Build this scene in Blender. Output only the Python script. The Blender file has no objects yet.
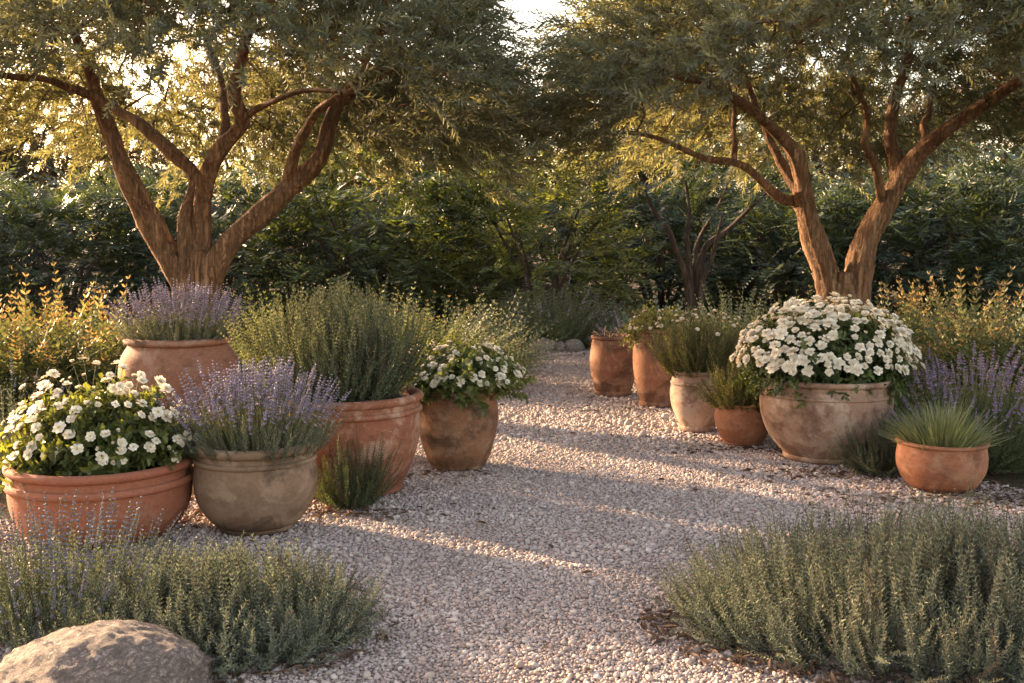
import bpy, math, random
import numpy as np
from mathutils import Vector, Matrix, noise as mnoise

# ------------------------------------------------------------------ camera, sky, sun, exposure
sc = bpy.context.scene
COL = sc.collection
CAM_H, FPX, W, H, HORIZON = 1.4, 1100.0, 1024, 683, 240.0
PITCH = math.atan((H / 2 - HORIZON) / FPX)
cd = bpy.data.cameras.new('camera')
cam = bpy.data.objects.new('camera', cd)
COL.objects.link(cam)
cam.location = (0, 0, CAM_H)
cam.rotation_euler = (math.pi / 2 - PITCH, 0, 0)
cd.sensor_width = 36.0
cd.lens = FPX / W * 36.0
cd.clip_end = 2000
cd.dof.use_dof = True
cd.dof.focus_distance = 5.6
cd.dof.aperture_fstop = 9.0
sc.camera = cam

SUN_EL, SUN_AZ = 16.5, -53.0          # azimuth from +Y (camera forward), negative towards -X
w = bpy.data.worlds.new('World')
sc.world = w
w.use_nodes = True
nt = w.node_tree
sky = nt.nodes.new('ShaderNodeTexSky')
sky.sky_type = 'NISHITA'
sky.sun_disc = False
sky.sun_elevation = math.radians(SUN_EL)
sky.sun_rotation = math.radians(SUN_AZ)
sky.air_density = 1.0
sky.dust_density = 1.6
sky.ozone_density = 0.6
bg = nt.nodes['Background']
tint = nt.nodes.new('ShaderNodeMix')
tint.data_type = 'RGBA'
tint.blend_type = 'MULTIPLY'
tint.inputs[0].default_value = 1.0
tint.inputs[7].default_value = (1.0, 0.77, 0.615, 1)   # warm tint added over the whole sky to warm its fill light
nt.links.new(sky.outputs[0], tint.inputs[6])
nt.links.new(tint.outputs[2], bg.inputs[0])
bg.inputs[1].default_value = 0.15

sd = bpy.data.lights.new('sun', 'SUN')
sd.energy = 4.6
sd.angle = math.radians(1.2)
sd.color = (1.0, 0.70, 0.42)
sun = bpy.data.objects.new('sun', sd)
COL.objects.link(sun)
_e, _a = math.radians(SUN_EL), math.radians(SUN_AZ)
SUN_DIR = Vector((math.sin(_a) * math.cos(_e), math.cos(_a) * math.cos(_e), math.sin(_e)))
sun.rotation_euler = SUN_DIR.to_track_quat('Z', 'Y').to_euler()
sun.location = SUN_DIR * 40

sc.view_settings.view_transform = 'Standard'
sc.view_settings.look = 'None'
sc.view_settings.gamma = 1.0
sc.view_settings.exposure = 2.52
cy = sc.cycles
cy.max_bounces = 6
cy.diffuse_bounces = 4
cy.glossy_bounces = 2
cy.transmission_bounces = 3
cy.transparent_max_bounces = 4
cy.sample_clamp_indirect = 6
cy.use_denoising = True
cy.use_adaptive_sampling = True
cy.adaptive_threshold = 0.015

rng = np.random.default_rng(7)
random.seed(7)
C_, S_ = math.cos(PITCH), math.sin(PITCH)


def _ray(px, py):
    dx, dy = (px - W / 2) / FPX, (H / 2 - py) / FPX
    return np.array([dx, C_ + dy * S_, -S_ + dy * C_])


def at(px, py, z=0.0):                 # point of the plane at height z seen at a pixel
    d = _ray(px, py)
    return d * ((z - CAM_H) / d[2]) + np.array([0, 0, CAM_H])


def atd(px, py, Y):                    # point at depth Y seen at a pixel
    d = _ray(px, py)
    return d * (Y / d[1]) + np.array([0, 0, CAM_H])


# ------------------------------------------------------------------ materials
def new_mat(name):
    m = bpy.data.materials.new(name)
    m.use_nodes = True
    t = m.node_tree
    return m, t, t.nodes['Principled BSDF'], t.nodes['Material Output']


def N(t, kind, **kw):
    n = t.nodes.new(kind)
    for k, v in kw.items():
        setattr(n, k, v)
    return n


def ramp(t, fac, stops, interp='LINEAR'):
    r = t.nodes.new('ShaderNodeValToRGB')
    r.color_ramp.interpolation = interp
    el = r.color_ramp.elements
    while len(el) < len(stops):
        el.new(0.5)
    for e, (p, c) in zip(el, stops):
        e.position = p
        e.color = (c[0], c[1], c[2], 1) if hasattr(c, '__len__') else (c, c, c, 1)
    t.links.new(fac, r.inputs[0])
    return r.outputs[0]


def mix(t, fac, a, b, mode='MIX'):
    n = t.nodes.new('ShaderNodeMix')
    n.data_type = 'RGBA'
    n.blend_type = mode
    for s, v in ((0, fac), (6, a), (7, b)):
        if hasattr(v, 'is_linked'):
            t.links.new(v, n.inputs[s])
        else:
            n.inputs[s].default_value = v if s == 0 else (v[0], v[1], v[2], 1)
    return n.outputs[2]


def noise_tex(t, scale, detail=5, rough=0.6, vec=None, dist=0.0):
    n = t.nodes.new('ShaderNodeTexNoise')
    n.inputs['Scale'].default_value = scale
    n.inputs['Detail'].default_value = detail
    n.inputs['Roughness'].default_value = rough
    n.inputs['Distortion'].default_value = dist
    if vec is not None:
        t.links.new(vec, n.inputs['Vector'])
    return n.outputs[0]


def objco(t):
    return t.nodes.new('ShaderNodeTexCoord').outputs['Object']


def mapped(t, vec, scale):
    m = t.nodes.new('ShaderNodeMapping')
    m.inputs['Scale'].default_value = scale
    t.links.new(vec, m.inputs['Vector'])
    return m.outputs[0]


def bump(t, height, strength, dist, bsdf, normal=None):
    b = t.nodes.new('ShaderNodeBump')
    b.inputs['Strength'].default_value = strength
    b.inputs['Distance'].default_value = dist
    t.links.new(height, b.inputs['Height'])
    if normal is not None:
        t.links.new(normal, b.inputs['Normal'])
    t.links.new(b.outputs[0], bsdf.inputs['Normal'])
    return b.outputs[0]


def leaf_mat(name, c1, c2, trans=0.4, tcol=None, rough=0.55, patch=None):
    """Leaves: each leaf its own tone between c1 and c2, light shining through."""
    m, t, b, out = new_mat(name)
    g = t.nodes.new('ShaderNodeNewGeometry')
    col = ramp(t, g.outputs['Random Per Island'], [(0.0, c1), (0.6, c2), (1.0, [min(1, x * 1.35) for x in c2])])
    nz = noise_tex(t, 5.0, 2, 0.5, objco(t))
    f = ramp(t, nz, [(0.38, 0.0), (0.62, 1.0)])
    dark = [x * 0.66 for x in c1] if patch is None else patch
    col = mix(t, f, mix(t, 0.5, col, dark), col)
    t.links.new(col, b.inputs['Base Color'])
    b.inputs['Roughness'].default_value = rough
    b.inputs['Specular IOR Level'].default_value = 0.35
    tr = t.nodes.new('ShaderNodeBsdfTranslucent')
    tc = mix(t, 1.0, col, tcol or (1.9, 1.7, 0.8), 'MULTIPLY')
    t.links.new(tc, tr.inputs[0])
    ms = t.nodes.new('ShaderNodeMixShader')
    ms.inputs[0].default_value = trans
    t.links.new(b.outputs[0], ms.inputs[1])
    t.links.new(tr.outputs[0], ms.inputs[2])
    t.links.new(ms.outputs[0], out.inputs[0])
    return m


def simple_mat(name, c1, c2, scale=12, rough=0.8, bstr=0.4, bdist=0.01):
    m, t, b, out = new_mat(name)
    o = objco(t)
    nz = noise_tex(t, scale, 6, 0.65, o)
    t.links.new(ramp(t, nz, [(0.3, c1), (0.7, c2)]), b.inputs['Base Color'])
    b.inputs['Roughness'].default_value = rough
    b.inputs['Specular IOR Level'].default_value = 0.2
    bump(t, nz, bstr, bdist, b)
    return m


def clay_mat(name, base, pale, dark, pale_amt=0.5, dark_amt=0.4, seed=0.0, streak=0.5):
    """Weathered fired clay: lime bloom, dark mossy stains, fine grain."""
    base, pale, dark = [[c * k_ for c in q] for q, k_ in ((base, 0.84), (pale, 0.95), (dark, 0.8))]
    m, t, b, out = new_mat(name)
    o = objco(t)
    mp = t.nodes.new('ShaderNodeMapping')
    mp.inputs['Location'].default_value = (seed * 3.1, seed * 1.7, seed)
    t.links.new(o, mp.inputs['Vector'])
    v = mp.outputs[0]
    fine = noise_tex(t, 55, 6, 0.7, v)
    col = mix(t, ramp(t, fine, [(0.3, 0.0), (0.72, 1.0)]), [c * 0.78 for c in base], [min(1, c * 1.15) for c in base])
    big = noise_tex(t, 4.6, 8, 0.72, mapped(t, v, (1, 1, 1.1)), 0.4)
    p0 = 0.54 - 0.2 * (pale_amt - 0.3)
    pf = ramp(t, big, [(p0, 0.0), (p0 + 0.10, 0.9)])
    col = mix(t, pf, col, mix(t, fine, [c * 0.85 for c in pale], pale))
    st = noise_tex(t, 4.2, 9, 0.70, mapped(t, v, (1.0, 1.0, 1.15)), 0.35)
    d0 = 0.62 - 0.17 * dark_amt
    df = ramp(t, st, [(d0 - 0.02, 0.0), (d0 + 0.05, 0.5), (d0 + 0.15, 0.9)])
    col = mix(t, df, col, dark)
    sv = noise_tex(t, 9, 5, 0.7, mapped(t, v, (1.6, 1.6, 0.12)))
    sf = ramp(t, sv, [(0.55, 0.0), (0.78, streak)])
    col = mix(t, sf, col, [0.5 * (p + q) for p, q in zip(dark, pale)])
    sx = t.nodes.new('ShaderNodeSeparateXYZ')
    t.links.new(o, sx.inputs[0])
    zz = t.nodes.new('ShaderNodeMath')
    zz.operation = 'MULTIPLY_ADD'
    t.links.new(big, zz.inputs[0])
    zz.inputs[1].default_value = 0.4
    t.links.new(sx.outputs[2], zz.inputs[2])
    line = ramp(t, zz.outputs[0], [(0.0, 0.0), (0.31, 0.0), (0.335, 0.28), (0.36, 0.05), (0.43, 0.0), (0.445, 0.18), (0.48, 0.0)])
    col = mix(t, line, col, [min(1, c * 1.25) for c in pale])
    foot = ramp(t, zz.outputs[0], [(0.17, 0.5), (0.27, 0.0)])
    col = mix(t, foot, col, [c * 1.3 for c in dark])
    t.links.new(col, b.inputs['Base Color'])
    b.inputs['Roughness'].default_value = 0.82
    b.inputs['Specular IOR Level'].default_value = 0.25
    hsum = t.nodes.new('ShaderNodeMath')
    hsum.operation = 'MULTIPLY_ADD'
    t.links.new(big, hsum.inputs[0])
    hsum.inputs[1].default_value = 1.6
    t.links.new(fine, hsum.inputs[2])
    bump(t, hsum.outputs[0], 0.55, 0.006, b)
    return m


def bark_mat(name, c_dark, c_mid, c_light):
    m, t, b, out = new_mat(name)
    o = objco(t)
    v = mapped(t, o, (1, 1, 0.11))
    nz = noise_tex(t, 14, 8, 0.7, v, 0.8)
    vo = t.nodes.new('ShaderNodeTexVoronoi')
    vo.feature = 'DISTANCE_TO_EDGE'
    vo.inputs['Scale'].default_value = 21
    wv = mix(t, 0.3, v, noise_tex(t, 9, 6, 0.7, v, 1.0), 'ADD')
    t.links.new(wv, vo.inputs['Vector'])
    crack = ramp(t, vo.outputs[0], [(0.0, 0.0), (0.06, 0.6), (0.22, 1.0)])
    col = ramp(t, nz, [(0.28, c_dark), (0.5, c_mid), (0.72, c_light)])
    col = mix(t, crack, mix(t, 0.7, col, [c * 0.5 for c in c_dark]), col)
    t.links.new(col, b.inputs['Base Color'])
    b.inputs['Roughness'].default_value = 0.85
    b.inputs['Specular IOR Level'].default_value = 0.2
    add = t.nodes.new('ShaderNodeMath')
    add.operation = 'ADD'
    t.links.new(crack, add.inputs[0])
    t.links.new(nz, add.inputs[1])
    bump(t, add.outputs[0], 0.75, 0.022, b)
    return m


M = {}
M['olive_leaf'] = leaf_mat('olive_leaf', (0.105, 0.125, 0.095), (0.18, 0.205, 0.165), 0.42, (2.2, 1.75, 0.65))
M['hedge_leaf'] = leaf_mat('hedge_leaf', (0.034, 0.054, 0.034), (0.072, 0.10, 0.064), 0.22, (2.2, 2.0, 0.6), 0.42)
M['hedge_leaf_green'] = leaf_mat('hedge_leaf_green', (0.11, 0.135, 0.045), (0.18, 0.20, 0.075), 0.35, (1.8, 1.7, 0.6), 0.5)
M['wood_leaf'] = leaf_mat('wood_leaf', (0.08, 0.07, 0.04), (0.13, 0.11, 0.06), 0.3, (1.9, 1.5, 0.7))
M['rosemary_leaf'] = leaf_mat('rosemary_leaf', (0.068, 0.09, 0.05), (0.135, 0.162, 0.10), 0.3, (1.8, 1.55, 0.7))
M['rosemary_grey'] = leaf_mat('rosemary_grey', (0.108, 0.128, 0.09), (0.205, 0.23, 0.17), 0.25, (1.4, 1.35, 0.9))
M['rosemary_dark'] = leaf_mat('rosemary_dark', (0.045, 0.070, 0.030), (0.09, 0.125, 0.055), 0.3, (1.8, 1.6, 0.7))
M['lavender_leaf'] = leaf_mat('lavender_leaf', (0.11, 0.125, 0.095), (0.19, 0.205, 0.16), 0.25, (1.6, 1.45, 0.85))
M['lavender_flower'] = leaf_mat('lavender_flower', (0.215, 0.18, 0.27), (0.34, 0.295, 0.40), 0.3, (1.2, 1.0, 1.1))
M['lavender_pale'] = leaf_mat('lavender_pale', (0.24, 0.19, 0.26), (0.38, 0.31, 0.40), 0.3, (1.2, 1.0, 1.0))
M['lavender_pink'] = leaf_mat('lavender_pink', (0.16, 0.115, 0.205), (0.31, 0.235, 0.345), 0.3, (1.2, 1.0, 1.1))
M['lavender_grey'] = leaf_mat('lavender_grey', (0.13, 0.13, 0.17), (0.25, 0.24, 0.31), 0.3, (1.2, 1.0, 1.0))
M['gold_leaf'] = leaf_mat('gold_leaf', (0.072, 0.086, 0.040), (0.13, 0.145, 0.072), 0.32, (1.6, 1.45, 0.65), 0.5, (0.05, 0.065, 0.028))
M['gold_tip'] = leaf_mat('gold_tip', (0.19, 0.145, 0.065), (0.27, 0.205, 0.095), 0.4, (1.3, 1.1, 0.7))
M['sage_leaf'] = leaf_mat('sage_leaf', (0.085, 0.11, 0.052), (0.165, 0.195, 0.105), 0.3, (1.8, 1.6, 0.7))
M['silver_leaf'] = leaf_mat('silver_leaf', (0.18, 0.205, 0.135), (0.30, 0.325, 0.235), 0.3, (1.5, 1.35, 0.85))
M['bush_leaf'] = leaf_mat('bush_leaf', (0.045, 0.066, 0.022), (0.095, 0.125, 0.045), 0.3, (1.9, 1.75, 0.6), 0.45)
M['bush_light'] = leaf_mat('bush_light', (0.065, 0.085, 0.026), (0.13, 0.15, 0.05), 0.4, (1.9, 1.7, 0.6), 0.45)
M['grass_leaf'] = leaf_mat('grass_leaf', (0.11, 0.13, 0.065), (0.23, 0.255, 0.145), 0.35, (1.6, 1.45, 0.75))
M['herb_leaf'] = leaf_mat('herb_leaf', (0.095, 0.105, 0.035), (0.19, 0.19, 0.075), 0.4, (1.7, 1.5, 0.6))
M['petal'] = leaf_mat('petal', (0.68, 0.61, 0.49), (0.77, 0.70, 0.575), 0.3, (1.0, 0.97, 0.9), 0.6, (0.66, 0.58, 0.46))
M['cream_petal'] = leaf_mat('cream_petal', (0.56, 0.45, 0.30), (0.70, 0.60, 0.44), 0.3, (1.0, 0.95, 0.85), 0.6, (0.54, 0.44, 0.3))
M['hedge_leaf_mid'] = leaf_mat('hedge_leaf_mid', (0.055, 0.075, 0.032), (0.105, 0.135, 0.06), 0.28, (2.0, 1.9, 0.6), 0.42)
M['flower_eye'] = simple_mat('flower_eye', (0.35, 0.26, 0.06), (0.55, 0.45, 0.14), 200)
M['stem_green'] = simple_mat('stem_green', (0.09, 0.10, 0.04), (0.14, 0.14, 0.06), 30)
M['stem_wood'] = simple_mat('stem_wood', (0.07, 0.05, 0.035), (0.14, 0.10, 0.07), 30)
M['olive_bark'] = bark_mat('olive_bark', (0.075, 0.038, 0.020), (0.23, 0.122, 0.064), (0.40, 0.245, 0.14))
M['dark_bark'] = bark_mat('dark_bark', (0.05, 0.035, 0.03), (0.12, 0.085, 0.07), (0.2, 0.15, 0.12))
M['soil'] = simple_mat('soil', (0.035, 0.024, 0.017), (0.09, 0.062, 0.042), 45, 0.95, 1.0, 0.02)
M['litter'] = leaf_mat('litter', (0.06, 0.038, 0.026), (0.17, 0.11, 0.07), 0.15, (1.2, 1.0, 0.8), 0.8, (0.07, 0.045, 0.03))
M['clay_orange'] = clay_mat('clay_orange', (0.33, 0.118, 0.066), (0.36, 0.17, 0.11), (0.17, 0.065, 0.042), 0.3, 0.2, 1.0, 0.12)
M['clay_stone'] = clay_mat('clay_stone', (0.23, 0.142, 0.09), (0.32, 0.215, 0.145), (0.065, 0.044, 0.030), 0.45, 0.5, 2.3, 0.3)
M['clay_old'] = clay_mat('clay_old', (0.30, 0.135, 0.078), (0.33, 0.20, 0.135), (0.10, 0.055, 0.036), 0.5, 0.5, 3.7, 0.3)
M['clay_patched'] = clay_mat('clay_patched', (0.28, 0.105, 0.058), (0.42, 0.255, 0.18), (0.15, 0.062, 0.036), 0.5, 0.4, 5.2, 0.4)
M['clay_mossy'] = clay_mat('clay_mossy', (0.26, 0.125, 0.066), (0.31, 0.195, 0.13), (0.055, 0.034, 0.023), 0.5, 0.75, 6.4, 0.4)
M['clay_pale'] = clay_mat('clay_pale', (0.34, 0.205, 0.14), (0.46, 0.34, 0.255), (0.12, 0.062, 0.036), 0.65, 0.62, 8.1, 0.4)
M['clay_rust'] = clay_mat('clay_rust', (0.27, 0.115, 0.06), (0.36, 0.20, 0.125), (0.085, 0.042, 0.026), 0.5, 0.85, 9.9, 0.4)
M['clay_small'] = clay_mat('clay_small', (0.32, 0.125, 0.064), (0.36, 0.19, 0.115), (0.14, 0.062, 0.034), 0.4, 0.4, 11.3, 0.25)


# ------------------------------------------------------------------ mesh building
class T:
    """A small template: vertices, faces, a material slot per face."""

    def __init__(self):
        self.v, self.f, self.m = [], [], []

    def add(self, v, f, m=0):
        o = len(self.v)
        self.v.extend([tuple(p) for p in v])
        self.f.extend([tuple(i + o for i in q) for q in f])
        self.m.extend([m] * len(f))
        return self

    def pack(self):
        self.V = np.array(self.v, dtype=np.float64)
        self.L = np.array([i for q in self.f for i in q], dtype=np.int64)
        self.S = np.array([len(q) for q in self.f], dtype=np.int64)
        self.Mi = np.array(self.m, dtype=np.int64)
        return self


class MB:
    def __init__(self):
        self.V, self.L, self.S, self.Mi, self.n = [], [], [], [], 0

    def add(self, v, f, m=0):
        t = T().add(v, f, m).pack()
        self.raw(t.V, t.L, t.S, t.Mi)

    def raw(self, V, L, S, Mi):
        self.V.append(V)
        self.L.append(L + self.n)
        self.S.append(S)
        self.Mi.append(Mi)
        self.n += len(V)

    def inst(self, t, R, P, sc_=None, mat=None):
        """t placed len(P) times: R (n,3,3) columns are axes, P (n,3)."""
        n = len(P)
        if n == 0:
            return
        if sc_ is not None:
            R = R * np.asarray(sc_)[:, None, None]
        V = np.einsum('nij,vj->nvi', R, t.V) + P[:, None, :]
        k = len(t.V)
        L = (t.L[None, :] + (np.arange(n) * k)[:, None]).ravel()
        Mi = np.tile(t.Mi if mat is None else np.full_like(t.Mi, mat), n)
        self.raw(V.reshape(-1, 3), L, np.tile(t.S, n), Mi)

    def mesh(self, name, mats, smooth=True):
        V = np.concatenate(self.V)
        L = np.concatenate(self.L)
        S = np.concatenate(self.S)
        Mi = np.concatenate(self.Mi)
        me = bpy.data.meshes.new(name)
        me.vertices.add(len(V))
        me.vertices.foreach_set('co', V.astype(np.float32).ravel())
        me.loops.add(len(L))
        me.loops.foreach_set('vertex_index', L.astype(np.int32))
        me.polygons.add(len(S))
        me.polygons.foreach_set('loop_start', (np.cumsum(S) - S).astype(np.int32))
        me.polygons.foreach_set('material_index', Mi.astype(np.int32))
        me.polygons.foreach_set('use_smooth', np.full(len(S), smooth, dtype=bool))
        for m in mats:
            me.materials.append(m)
        me.update(calc_edges=True)
        return me

    def obj(self, name, mats, parent=None, smooth=True, loc=None):
        return link(name, self.mesh(name, mats if isinstance(mats, (list, tuple)) else [mats], smooth), parent, loc)


def link(name, me, parent=None, loc=None):
    o = bpy.data.objects.new(name, me)
    COL.objects.link(o)
    if parent is not None:
        o.parent = parent
    if loc is not None:
        o.location = loc
    return o


def thing(name, label, cat, loc, group=None, rz=0.0):
    o = bpy.data.objects.new(name, None)
    o.empty_display_size = 0.1
    COL.objects.link(o)
    o.location = loc
    o.rotation_euler = (0, 0, rz)
    o['label'] = label
    o['category'] = cat
    if group:
        o['group'] = group
    return o


def dup(root, loc, rz, label, group=None, s=1.0):
    r = root.copy()
    COL.objects.link(r)
    r.location = loc
    r.rotation_euler = (0, 0, rz)
    r.scale = (s, s, s)
    r['label'] = label
    if group:
        r['group'] = group
    for ch in list(root.children):
        c = ch.copy()
        COL.objects.link(c)
        c.parent = r
        for g in ch.children:
            d = g.copy()
            COL.objects.link(d)
            d.parent = c
    return r


def nrm(a):
    return a / np.maximum(np.linalg.norm(a, axis=-1, keepdims=True), 1e-9)


def frames(D, X=None):
    """Rotation matrices whose z is D and whose x leans to X."""
    D = nrm(np.asarray(D, float))
    if X is None:
        X = rng.normal(size=D.shape)
    X = X - (X * D).sum(1, keepdims=True) * D
    bad = np.linalg.norm(X, axis=1) < 1e-5
    X[bad] = np.cross(D[bad], [0.3, 0.5, 0.8])
    X = nrm(X)
    return np.stack([X, np.cross(D, X), D], axis=2)


def tube_vf(pts, rad, sides=8, ridge=0.0, nr=5, twist=0.0, jit=0.0, cap=True):
    P = np.asarray(pts, float)
    n = len(P)
    tang = nrm(np.gradient(P, axis=0))
    x = np.cross(tang[0], [0.31, 0.9, 0.1])
    x /= np.linalg.norm(x)
    V = []
    a = np.arange(sides) / sides * 2 * math.pi
    ph = rng.uniform(0, 6.28, 3)
    for i in range(n):
        x = x - tang[i] * (x @ tang[i])
        x /= np.linalg.norm(x)
        y = np.cross(tang[i], x)
        s = i / max(1, n - 1)
        rr = rad[i] * (1 + ridge * (np.sin(nr * a + twist * s + ph[0]) * 0.6 + 0.4 * np.sin((nr * 2 + 1) * a - twist * 1.4 * s + ph[1])))
        if jit:
            rr = rr * (1 + rng.normal(0, jit, sides))
        V.append(P[i] + np.outer(np.cos(a) * rr, x) + np.outer(np.sin(a) * rr, y))
    V = np.concatenate(V)
    F = []
    for i in range(n - 1):
        for k in range(sides):
            k2 = (k + 1) % sides
            F.append((i * sides + k, i * sides + k2, (i + 1) * sides + k2, (i + 1) * sides + k))
    if cap:
        F.append(tuple((n - 1) * sides + k for k in range(sides)))
    return V, F


def smooth_path(pts, k=6):
    """Catmull-Rom through the points."""
    P = [np.asarray(p, float) for p in pts]
    P = [2 * P[0] - P[1]] + P + [2 * P[-1] - P[-2]]
    out = []
    for i in range(1, len(P) - 2):
        for j in range(k):
            t = j / k
            a, b, c, d = P[i - 1:i + 3]
            out.append(0.5 * (2 * b + (c - a) * t + (2 * a - 5 * b + 4 * c - d) * t * t + (3 * b - a - 3 * c + d) * t ** 3))
    out.append(P[-2])
    return np.array(out)


def leaf_vf(p, d, up, ln, wd, shape='needle', fold=0.25, droop=0.15):
    d = d / np.linalg.norm(d)
    s = np.cross(d, up)
    s /= max(np.linalg.norm(s), 1e-6)
    u = np.cross(s, d)
    if shape == 'needle':
        mid = p + d * ln * 0.45
        return [p, mid + s * wd * 0.5 + u * wd * fold, p + d * ln - u * ln * droop, mid - s * wd * 0.5 + u * wd * fold], [(0, 1, 2), (0, 2, 3)]
    a, b = p + d * ln * 0.28, p + d * ln * 0.66 - u * ln * droop * 0.4
    h = wd * 0.5
    tip = p + d * ln - u * ln * droop
    return [p, a + s * h * 0.85 + u * wd * fold * 0.8, b + s * h * 0.9 + u * wd * fold, tip,
            b - s * h * 0.9 + u * wd * fold, a - s * h * 0.85 + u * wd * fold * 0.8], [(0, 1, 2, 3), (0, 3, 4, 5)]


def shoot(Ln, nodes, leaf_len, leaf_w, per=2, ang=50, curve=0.0, stem=0.002, shape='needle', flat=False, start=0.05,
          tipscale=0.45, jit=0.15, tip_mat=None, tip_from=1.1, stem_m=1, ang_tip=None, droop=0.15):
    """A stem along +Z bending towards +X by `curve` radians, with leaves set along it (distichous when flat)."""
    t = T()
    n = 7
    pts = []
    p = np.zeros(3)
    pts.append(p)
    for i in range(1, n):
        a = curve * (i - 0.5) / (n - 1)
        p = p + np.array([math.sin(a), 0, math.cos(a)]) * Ln / (n - 1)
        pts.append(p)
    pts = np.array(pts)
    if stem:
        V, F = tube_vf(pts, np.linspace(stem, stem * 0.4, n), 3, cap=False)
        t.add(V, F, stem_m)
    for k in range(nodes):
        s = start + (1 - start) * (k + 0.5) / nodes
        f = s * (n - 1)
        i = min(int(f), n - 2)
        q = pts[i] + (pts[i + 1] - pts[i]) * (f - i)
        tg = nrm(pts[i + 1] - pts[i])
        sz = (1 - (1 - tipscale) * s ** 1.6) * (0.75 + 0.25 * min(1, s * 4))
        a0 = (0 if flat else k * 1.57 + rng.uniform(-0.4, 0.4))
        an = math.radians(ang + ((ang_tip if ang_tip is not None else ang * 0.6) - ang) * s)
        for j in range(per):
            th = a0 + j * 2 * math.pi / per + rng.normal(0, jit)
            bx = np.array([0, 1.0, 0])
            nx = nrm(np.cross(bx, tg))
            side = bx * math.cos(th) + nx * math.sin(th)
            d = tg * math.cos(an) + side * math.sin(an) + rng.normal(0, jit * 0.4, 3)
            l = leaf_len * sz * rng.uniform(0.8, 1.2)
            v, fc = leaf_vf(q, d, (nx if flat else tg) + rng.normal(0, 0.2, 3), l, leaf_w * sz * rng.uniform(0.85, 1.15), shape, droop=droop)
            t.add(v, fc, tip_mat if (tip_mat is not None and s > tip_from) else 0)
    return t.pack()


def disc(n, rx, ry, power=0.5):
    r = rng.uniform(0, 1, n) ** power
    a = rng.uniform(0, 2 * math.pi, n)
    return r * np.cos(a) * rx, r * np.sin(a) * ry, r, a


def mound(mb, temps, n, rx, ry, tilt=60, tilt0=4, lens=(0.75, 1.1), base=0.55, z0=0.0, jit=0.12, edge=0.8, bend=1):
    """Shoots from an ellipse rx*base by ry*base, upright in the middle and leaning out at the edge."""
    x, y, r, a = disc(n, rx * base, ry * base)
    tl = np.radians(tilt0 + (tilt - tilt0) * r ** 1.6) + rng.normal(0, jit, n)
    out = nrm(np.stack([np.cos(a) * rx, np.sin(a) * ry, np.zeros(n)], 1))
    D = out * np.sin(tl)[:, None] + np.array([0, 0, 1.0]) * np.cos(tl)[:, None]
    D += rng.normal(0, jit * 0.5, (n, 3))
    R = frames(D, out * bend + rng.normal(0, 0.35, (n, 3)))
    P = np.stack([x, y, np.full(n, z0)], 1)
    sc_ = rng.uniform(lens[0], lens[1], n) * (1 - (1 - edge) * r ** 2)
    which = rng.integers(0, len(temps), n)
    for k, t in enumerate(temps):
        i = which == k
        mb.inst(t, R[i], P[i], sc_[i])
    return P, D, sc_, r


# ------------------------------------------------------------------ ground and gravel
def tag_structure(o):
    o['kind'] = 'structure'
    return o


def tag_stuff(o):
    o['kind'] = 'stuff'
    return o


def ground_mat():
    m, t, b, out = new_mat('bed_soil')
    o = objco(t)
    n1 = noise_tex(t, 1.2, 8, 0.7, o)
    n2 = noise_tex(t, 40, 6, 0.7, o)
    col = mix(t, ramp(t, n1, [(0.4, 0.0), (0.62, 1.0)]), (0.06, 0.042, 0.028), (0.09, 0.075, 0.04))
    col = mix(t, ramp(t, n2, [(0.35, 0.0), (0.7, 1.0)]), mix(t, 0.6, col, (0.02, 0.014, 0.01)), col)
    t.links.new(col, b.inputs['Base Color'])
    b.inputs['Roughness'].default_value = 0.95
    b.inputs['Specular IOR Level'].default_value = 0.1
    bump(t, n2, 1.0, 0.03, b)
    return m


def gravel_mat():
    m, t, b, out = new_mat('gravel_bed')
    o = objco(t)
    vo = t.nodes.new('ShaderNodeTexVoronoi')
    vo.inputs['Scale'].default_value = 62
    t.links.new(o, vo.inputs['Vector'])
    sep = t.nodes.new('ShaderNodeSeparateColor')
    t.links.new(vo.outputs['Color'], sep.inputs[0])
    col = ramp(t, sep.outputs[0], [(0.0, (0.17, 0.13, 0.115)), (0.35, (0.28, 0.21, 0.185)), (0.7, (0.36, 0.285, 0.25)), (1.0, (0.45, 0.385, 0.34))])
    big = noise_tex(t, 2.2, 5, 0.6, o)
    col = mix(t, ramp(t, big, [(0.35, 0.35), (0.6, 0.0)]), col, (0.27, 0.19, 0.14))
    gap = ramp(t, vo.outputs['Distance'], [(0.35, 0.0), (0.75, 1.0)])
    col = mix(t, gap, col, (0.13, 0.10, 0.085))
    t.links.new(col, b.inputs['Base Color'])
    b.inputs['Roughness'].default_value = 0.85
    inv = t.nodes.new('ShaderNodeMath')
    inv.operation = 'SUBTRACT'
    inv.inputs[0].default_value = 1.0
    t.links.new(vo.outputs['Distance'], inv.inputs[1])
    bump(t, inv.outputs[0], 0.9, 0.012, b)
    return m


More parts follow.
